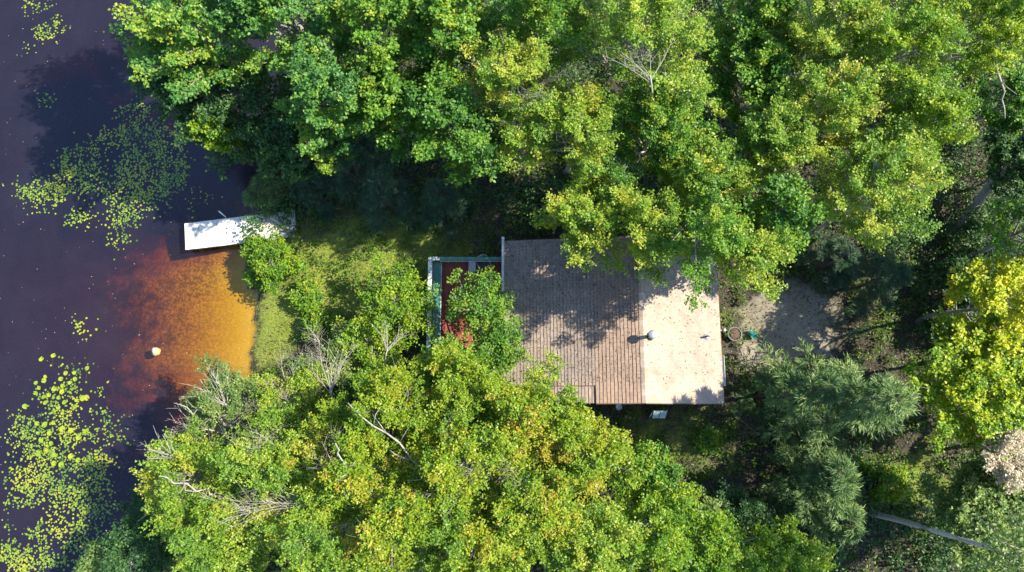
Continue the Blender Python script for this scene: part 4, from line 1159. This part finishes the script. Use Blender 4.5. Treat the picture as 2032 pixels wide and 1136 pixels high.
def fan(px, py, z, ang, length, spread, n, label, rise=.3, drop=.6):
    """a bare bleached bough: a stem that splits into many fine twigs; ang in degrees, 0 = right, 90 = up the picture"""
    x, y = P(px, py, z); A = Vector((x, y, z)); a0 = math.radians(ang)
    r = empty('dead_limb', A - Vector((math.cos(a0), math.sin(a0), .3)) * drop, label, 'dead branch', 'bare pale boughs among the crowns')
    base = A - Vector((math.cos(a0), math.sin(a0), .35)) * drop
    mb = MB(); mb.tube([base, (base + A) / 2 + Vector((0, 0, .06)), A], [.035, .028, .022], 6); mb.build('stem', BARK['pale'], r, smooth=True)
    mb = MB()
    for k in range(n):
        a = a0 + math.radians(random.uniform(-spread, spread)); L = length * random.uniform(.55, 1.1)
        p0 = base.lerp(A, random.uniform(.5, 1)); d = Vector((math.cos(a), math.sin(a), random.uniform(-.1, rise)))
        b = a + random.uniform(-.35, .35)
        p1 = p0 + d * L * .5; p2 = p1 + Vector((math.cos(b), math.sin(b), random.uniform(-.1, rise))) * L * .5
        mb.tube([p0, p1, p2], [.016, .011, .004], 4, cap=False)
        for q in (.35, .55, .75, .9):
            o_ = p1.lerp(p2, (q - .5) * 2) if q > .5 else p0.lerp(p1, q * 2)
            c = a + random.choice((-1, 1)) * random.uniform(.4, .9); l = L * random.uniform(.12, .3)
            mb.tube([o_, o_ + Vector((math.cos(c), math.sin(c), random.uniform(-.1, .5))) * l], [.007, .003], 3, cap=False)
    tag(mb.build('twigs', BARK['pale'], r), kind='stuff')
fan(445, 800, 4.9, 125, 1.9, 38, 16, 'bleached fan of white twigs nearest the orange shallows')
fan(395, 850, 4.6, 170, 1.5, 30, 10, 'low white twig spray at the dark water under the grey-twigged birch')
fan(655, 770, 4.4, 100, 2.2, 40, 12, 'tall white twig spray rising towards the lawn')
fan(770, 690, 4.6, 75, 1.3, 45, 8, 'white forked branches among the young trees left of the deck')
fan(640, 1000, 7.3, 172, 3.4, 14, 11, 'longest fan of parallel white twigs pointing at the water')
fan(520, 1010, 6.7, 185, 2.4, 22, 9, 'shorter white twig fan left of the longest one')
fan(660, 1045, 7.2, 190, 2.2, 30, 9, 'white twig spray just below the longest fan')
fan(680, 950, 8.4, 95, 1.6, 45, 10, 'crooked white twigs in the rust-flecked crown')
fan(340, 905, 6.6, 150, 1.3, 40, 8, 'white twig ends over the water at the far left of the thicket')
fan(1290, 150, 11.3, 100, 2.0, 60, 7, 'pale twigs in the top of the largest birch')
fan(1740, 330, 10.3, 280, 2.0, 50, 9, 'grey twigs hanging in the long pale crown at the right')

# ------------------------------------------------------------------ lily pads
def pad_mesh(name, r, nseg, mat, cup, notch=True):
    V = [(0, 0, 0)]; F = []; a0 = .22 if notch else 0
    for k in range(nseg + 1):
        a = a0 + (2 * math.pi - 2 * a0) * k / nseg
        rr = r * (1 + random.uniform(-.05, .05)); V.append((rr * math.cos(a), rr * math.sin(a), cup * r * random.uniform(.4, 1.2)))
    for k in range(nseg): F.append([0, k + 1, k + 2])
    me = D.meshes.new(name); me.from_pydata(V, [], F); me.update()
    at = me.attributes.new('tint', 'FLOAT', 'FACE'); tv = random.uniform(.25, .75); at.data.foreach_set('value', np.clip(tv + np.random.default_rng(3).normal(0, .06, nseg), 0, 1).astype(np.float32))
    me.materials.append(mat); return me
big = [pad_mesh('large_lily_pad', .135, 14, LM['padbig'], .12) for _ in range(6)]
BIGPX = [(120, 752), (150, 752), (133, 738), (148, 740), (70, 762), (78, 768), (88, 758), (73, 782), (88, 748), (95, 782), (85, 790), (93, 800), (150, 795), (165, 788), (175, 788), (167, 793),
         (150, 810), (50, 810), (75, 838), (90, 845), (110, 840), (100, 860), (85, 875), (105, 880), (155, 870), (172, 858), (140, 853), (125, 850), (108, 905), (122, 925), (112, 920), (155, 915), (140, 907), (95, 895), (80, 900), (120, 790), (108, 770), (125, 768), (140, 762), (128, 780), (115, 812), (130, 800)]
flt = [((82, 713), 'lily pad on a long stem, outermost at the upper left of the large patch'), ((106, 706), 'upright lily pad on a stem, topmost of the large patch'), ((173, 731), 'single lily pad on a stem at the upper right of the large patch')]
gb = 'large lily pads in the lower left patch'
for i, (a, b) in enumerate(BIGPX):
    x, y = P(a + random.uniform(-3, 3), b + random.uniform(-3, 3), .03)
    o = D.objects.new('large_lily_pad', big[i % 6]); COL.objects.link(o)
    o.location = (x, y, .035 + .0022 * i); s_ = random.uniform(.75, 1.15); o.scale = (s_, s_ * random.uniform(.75, 1), s_)
    o.rotation_euler = (random.uniform(-.12, .12), random.uniform(-.12, .12), random.uniform(0, 6.28))
    tag(o, 'large round yellow-green lily pad in the lower left patch', 'lily pad', gb)
for (a, b), lab in flt:
    x, y = P(a, b, .03)
    r = empty('large_lily_pad', (x, y, .03), lab, 'lily pad', gb)
    o = D.objects.new('pad', big[0]); COL.objects.link(o); o.parent = r; o.scale = (.95, .75, 1); o.rotation_euler = (.05, .1, random.uniform(0, 6))
    q = P(a + (28 if a == 82 else -2), b + (10 if a == 82 else 22), -.02)
    mb = MB(); mb.tube([(x, y, .02), ((x + q[0]) / 2, (y + q[1]) / 2, .03), (q[0], q[1], .012)], .012, 5); mb.build('stem', LM['litter'], r)

# small pads: (px, py, rx, ry, clumps, pads per clump)
PATCH = [(275, 315, 100, 85, 85, 15), (345, 340, 45, 60, 26, 10), (250, 395, 55, 38, 28, 12), (275, 225, 30, 28, 10, 8), (235, 440, 18, 42, 12, 9), (395, 395, 25, 25, 6, 5), (310, 250, 60, 50, 14, 6),
         (145, 325, 24, 38, 22, 14), (115, 385, 48, 16, 24, 13), (62, 370, 26, 13, 9, 10), (62, 388, 22, 9, 6, 9), (155, 430, 26, 12, 9, 10), (235, 470, 16, 14, 5, 8), (85, 410, 14, 10, 4, 6), (175, 372, 18, 14, 8, 12),
         (65, 10, 24, 16, 8, 9), (105, 52, 34, 26, 14, 9), (88, 196, 15, 7, 5, 6), (44, 84, 10, 5, 2, 4), (165, 648, 28, 8, 8, 5),
         (120, 770, 48, 55, 34, 13), (45, 830, 34, 14, 12, 10), (40, 870, 30, 20, 10, 10), (110, 860, 60, 50, 45, 14), (110, 940, 95, 50, 80, 15), (60, 900, 40, 25, 16, 12), (60, 950, 45, 25, 22, 13), (130, 1000, 60, 30, 40, 14),
         (40, 1000, 34, 14, 12, 11), (75, 1050, 24, 18, 10, 10), (120, 1055, 50, 14, 18, 11), (195, 870, 40, 35, 18, 9), (235, 865, 22, 10, 5, 7), (200, 790, 12, 40, 8, 7), (195, 960, 26, 60, 28, 11), (215, 920, 20, 20, 8, 8), (165, 1050, 16, 30, 10, 9), (205, 1030, 18, 40, 12, 9),
         (60, 1105, 70, 28, 60, 14), (150, 1095, 40, 25, 20, 11), (20, 1050, 16, 10, 4, 8)]
pts = []
for (a, b, rx, ry, nc, npd) in PATCH:
    if b > 700: nc = int(nc * .62 + .5)
    for _ in range(nc):
        t = random.uniform(0, 6.283); q = math.sqrt(random.random())
        ex, ey = P(a + rx * q * math.cos(t), b + ry * q * math.sin(t), 0)
        an = random.uniform(0, 3.14); L1, L2 = random.uniform(.15, .5), random.uniform(.06, .2)
        for _ in range(int(npd * random.uniform(.6, 1.5))):
            u_, v_ = random.gauss(0, L1), random.gauss(0, L2)
            pts.append((ex + u_ * math.cos(an) - v_ * math.sin(an), ey + u_ * math.sin(an) + v_ * math.cos(an)))
pts = np.array(pts)
ok = pts[:, 0] < shore_x(pts[:, 1]) - .15
pts = pts[ok]
# keep pads from piling up: one per 7 cm cell, at most
cell = np.round(pts / .075).astype(int)
_, ui = np.unique(cell, axis=0, return_index=True)
pts = pts[np.sort(ui)]
rng.shuffle(pts)
print('pads', len(pts))
small = [pad_mesh('lily_pad', .052, 9, LM['pad'], .06) for _ in range(8)]
for i in range(250):
    x, y = pts[i]
    o = D.objects.new('lily_pad', small[i % 8]); COL.objects.link(o)
    o.location = (x, y, .013 + .00003 * i); s_ = random.uniform(1.0, 1.35); o.scale = (s_, s_ * random.uniform(.8, 1), 1)
    o.rotation_euler = (random.uniform(-.04, .04), random.uniform(-.04, .04), random.uniform(0, 6.28))
    tag(o, 'small round green lily pad floating on the dark water', 'lily pad', 'small lily pads floating on the water')
rest = pts[250:]; N = len(rest); ns_ = 7
aa = np.linspace(.2, 6.08, ns_)[None] + rng.uniform(0, 6.28, (N, 1))
rr_ = rng.uniform(.030, .058, (N, 1)) * rng.uniform(.92, 1.08, (N, ns_))
zz = rng.uniform(.006, .024, (N, 1)) + rng.normal(0, .0025, (N, ns_))
V = np.stack([rest[:, :1] + rr_ * np.cos(aa), rest[:, 1:] + rr_ * np.sin(aa), zz], -1).reshape(-1, 3)
F = np.arange(N * ns_).reshape(N, ns_)
tg = np.clip(.45 + .22 * np.sin(rest[:, 0] * 1.7) * np.sin(rest[:, 1] * 1.3 + 1) + rng.normal(0, .17, N), 0, 1)
tag(mesh_np('lily_pads', V, F, LM['pad'], attr={'tint': ('FACE', tg)}), 'drifts of small lily pads floating on the lake', 'lily pads', kind='stuff')
# specks floating on the water
N = 420
x = rng.uniform(-28, -11, N); y = rng.uniform(-6, 22, N); k = x < shore_x(y) - .2; x, y = x[k], y[k]; N = len(x)
V, F = leaf_quads(np.stack([x, y, np.full(N, .012)], -1), unit(np.stack([rng.normal(0, 1, N), rng.normal(0, 1, N), 0 * x], -1)), np.tile(UP, (N, 1)), rng.uniform(.025, .07, N), rng.uniform(.015, .04, N), .02)
tag(mesh_np('floating_specks', V, F, LM['bleached'], attr={'tint': ('FACE', np.repeat(rng.random(N), 2))}), 'pale specks and petals floating on the lake', 'debris', kind='stuff')

print('tris', sum(sum(len(p.vertices) - 2 for p in o.data.polygons) for o in D.objects if o.type == 'MESH'))
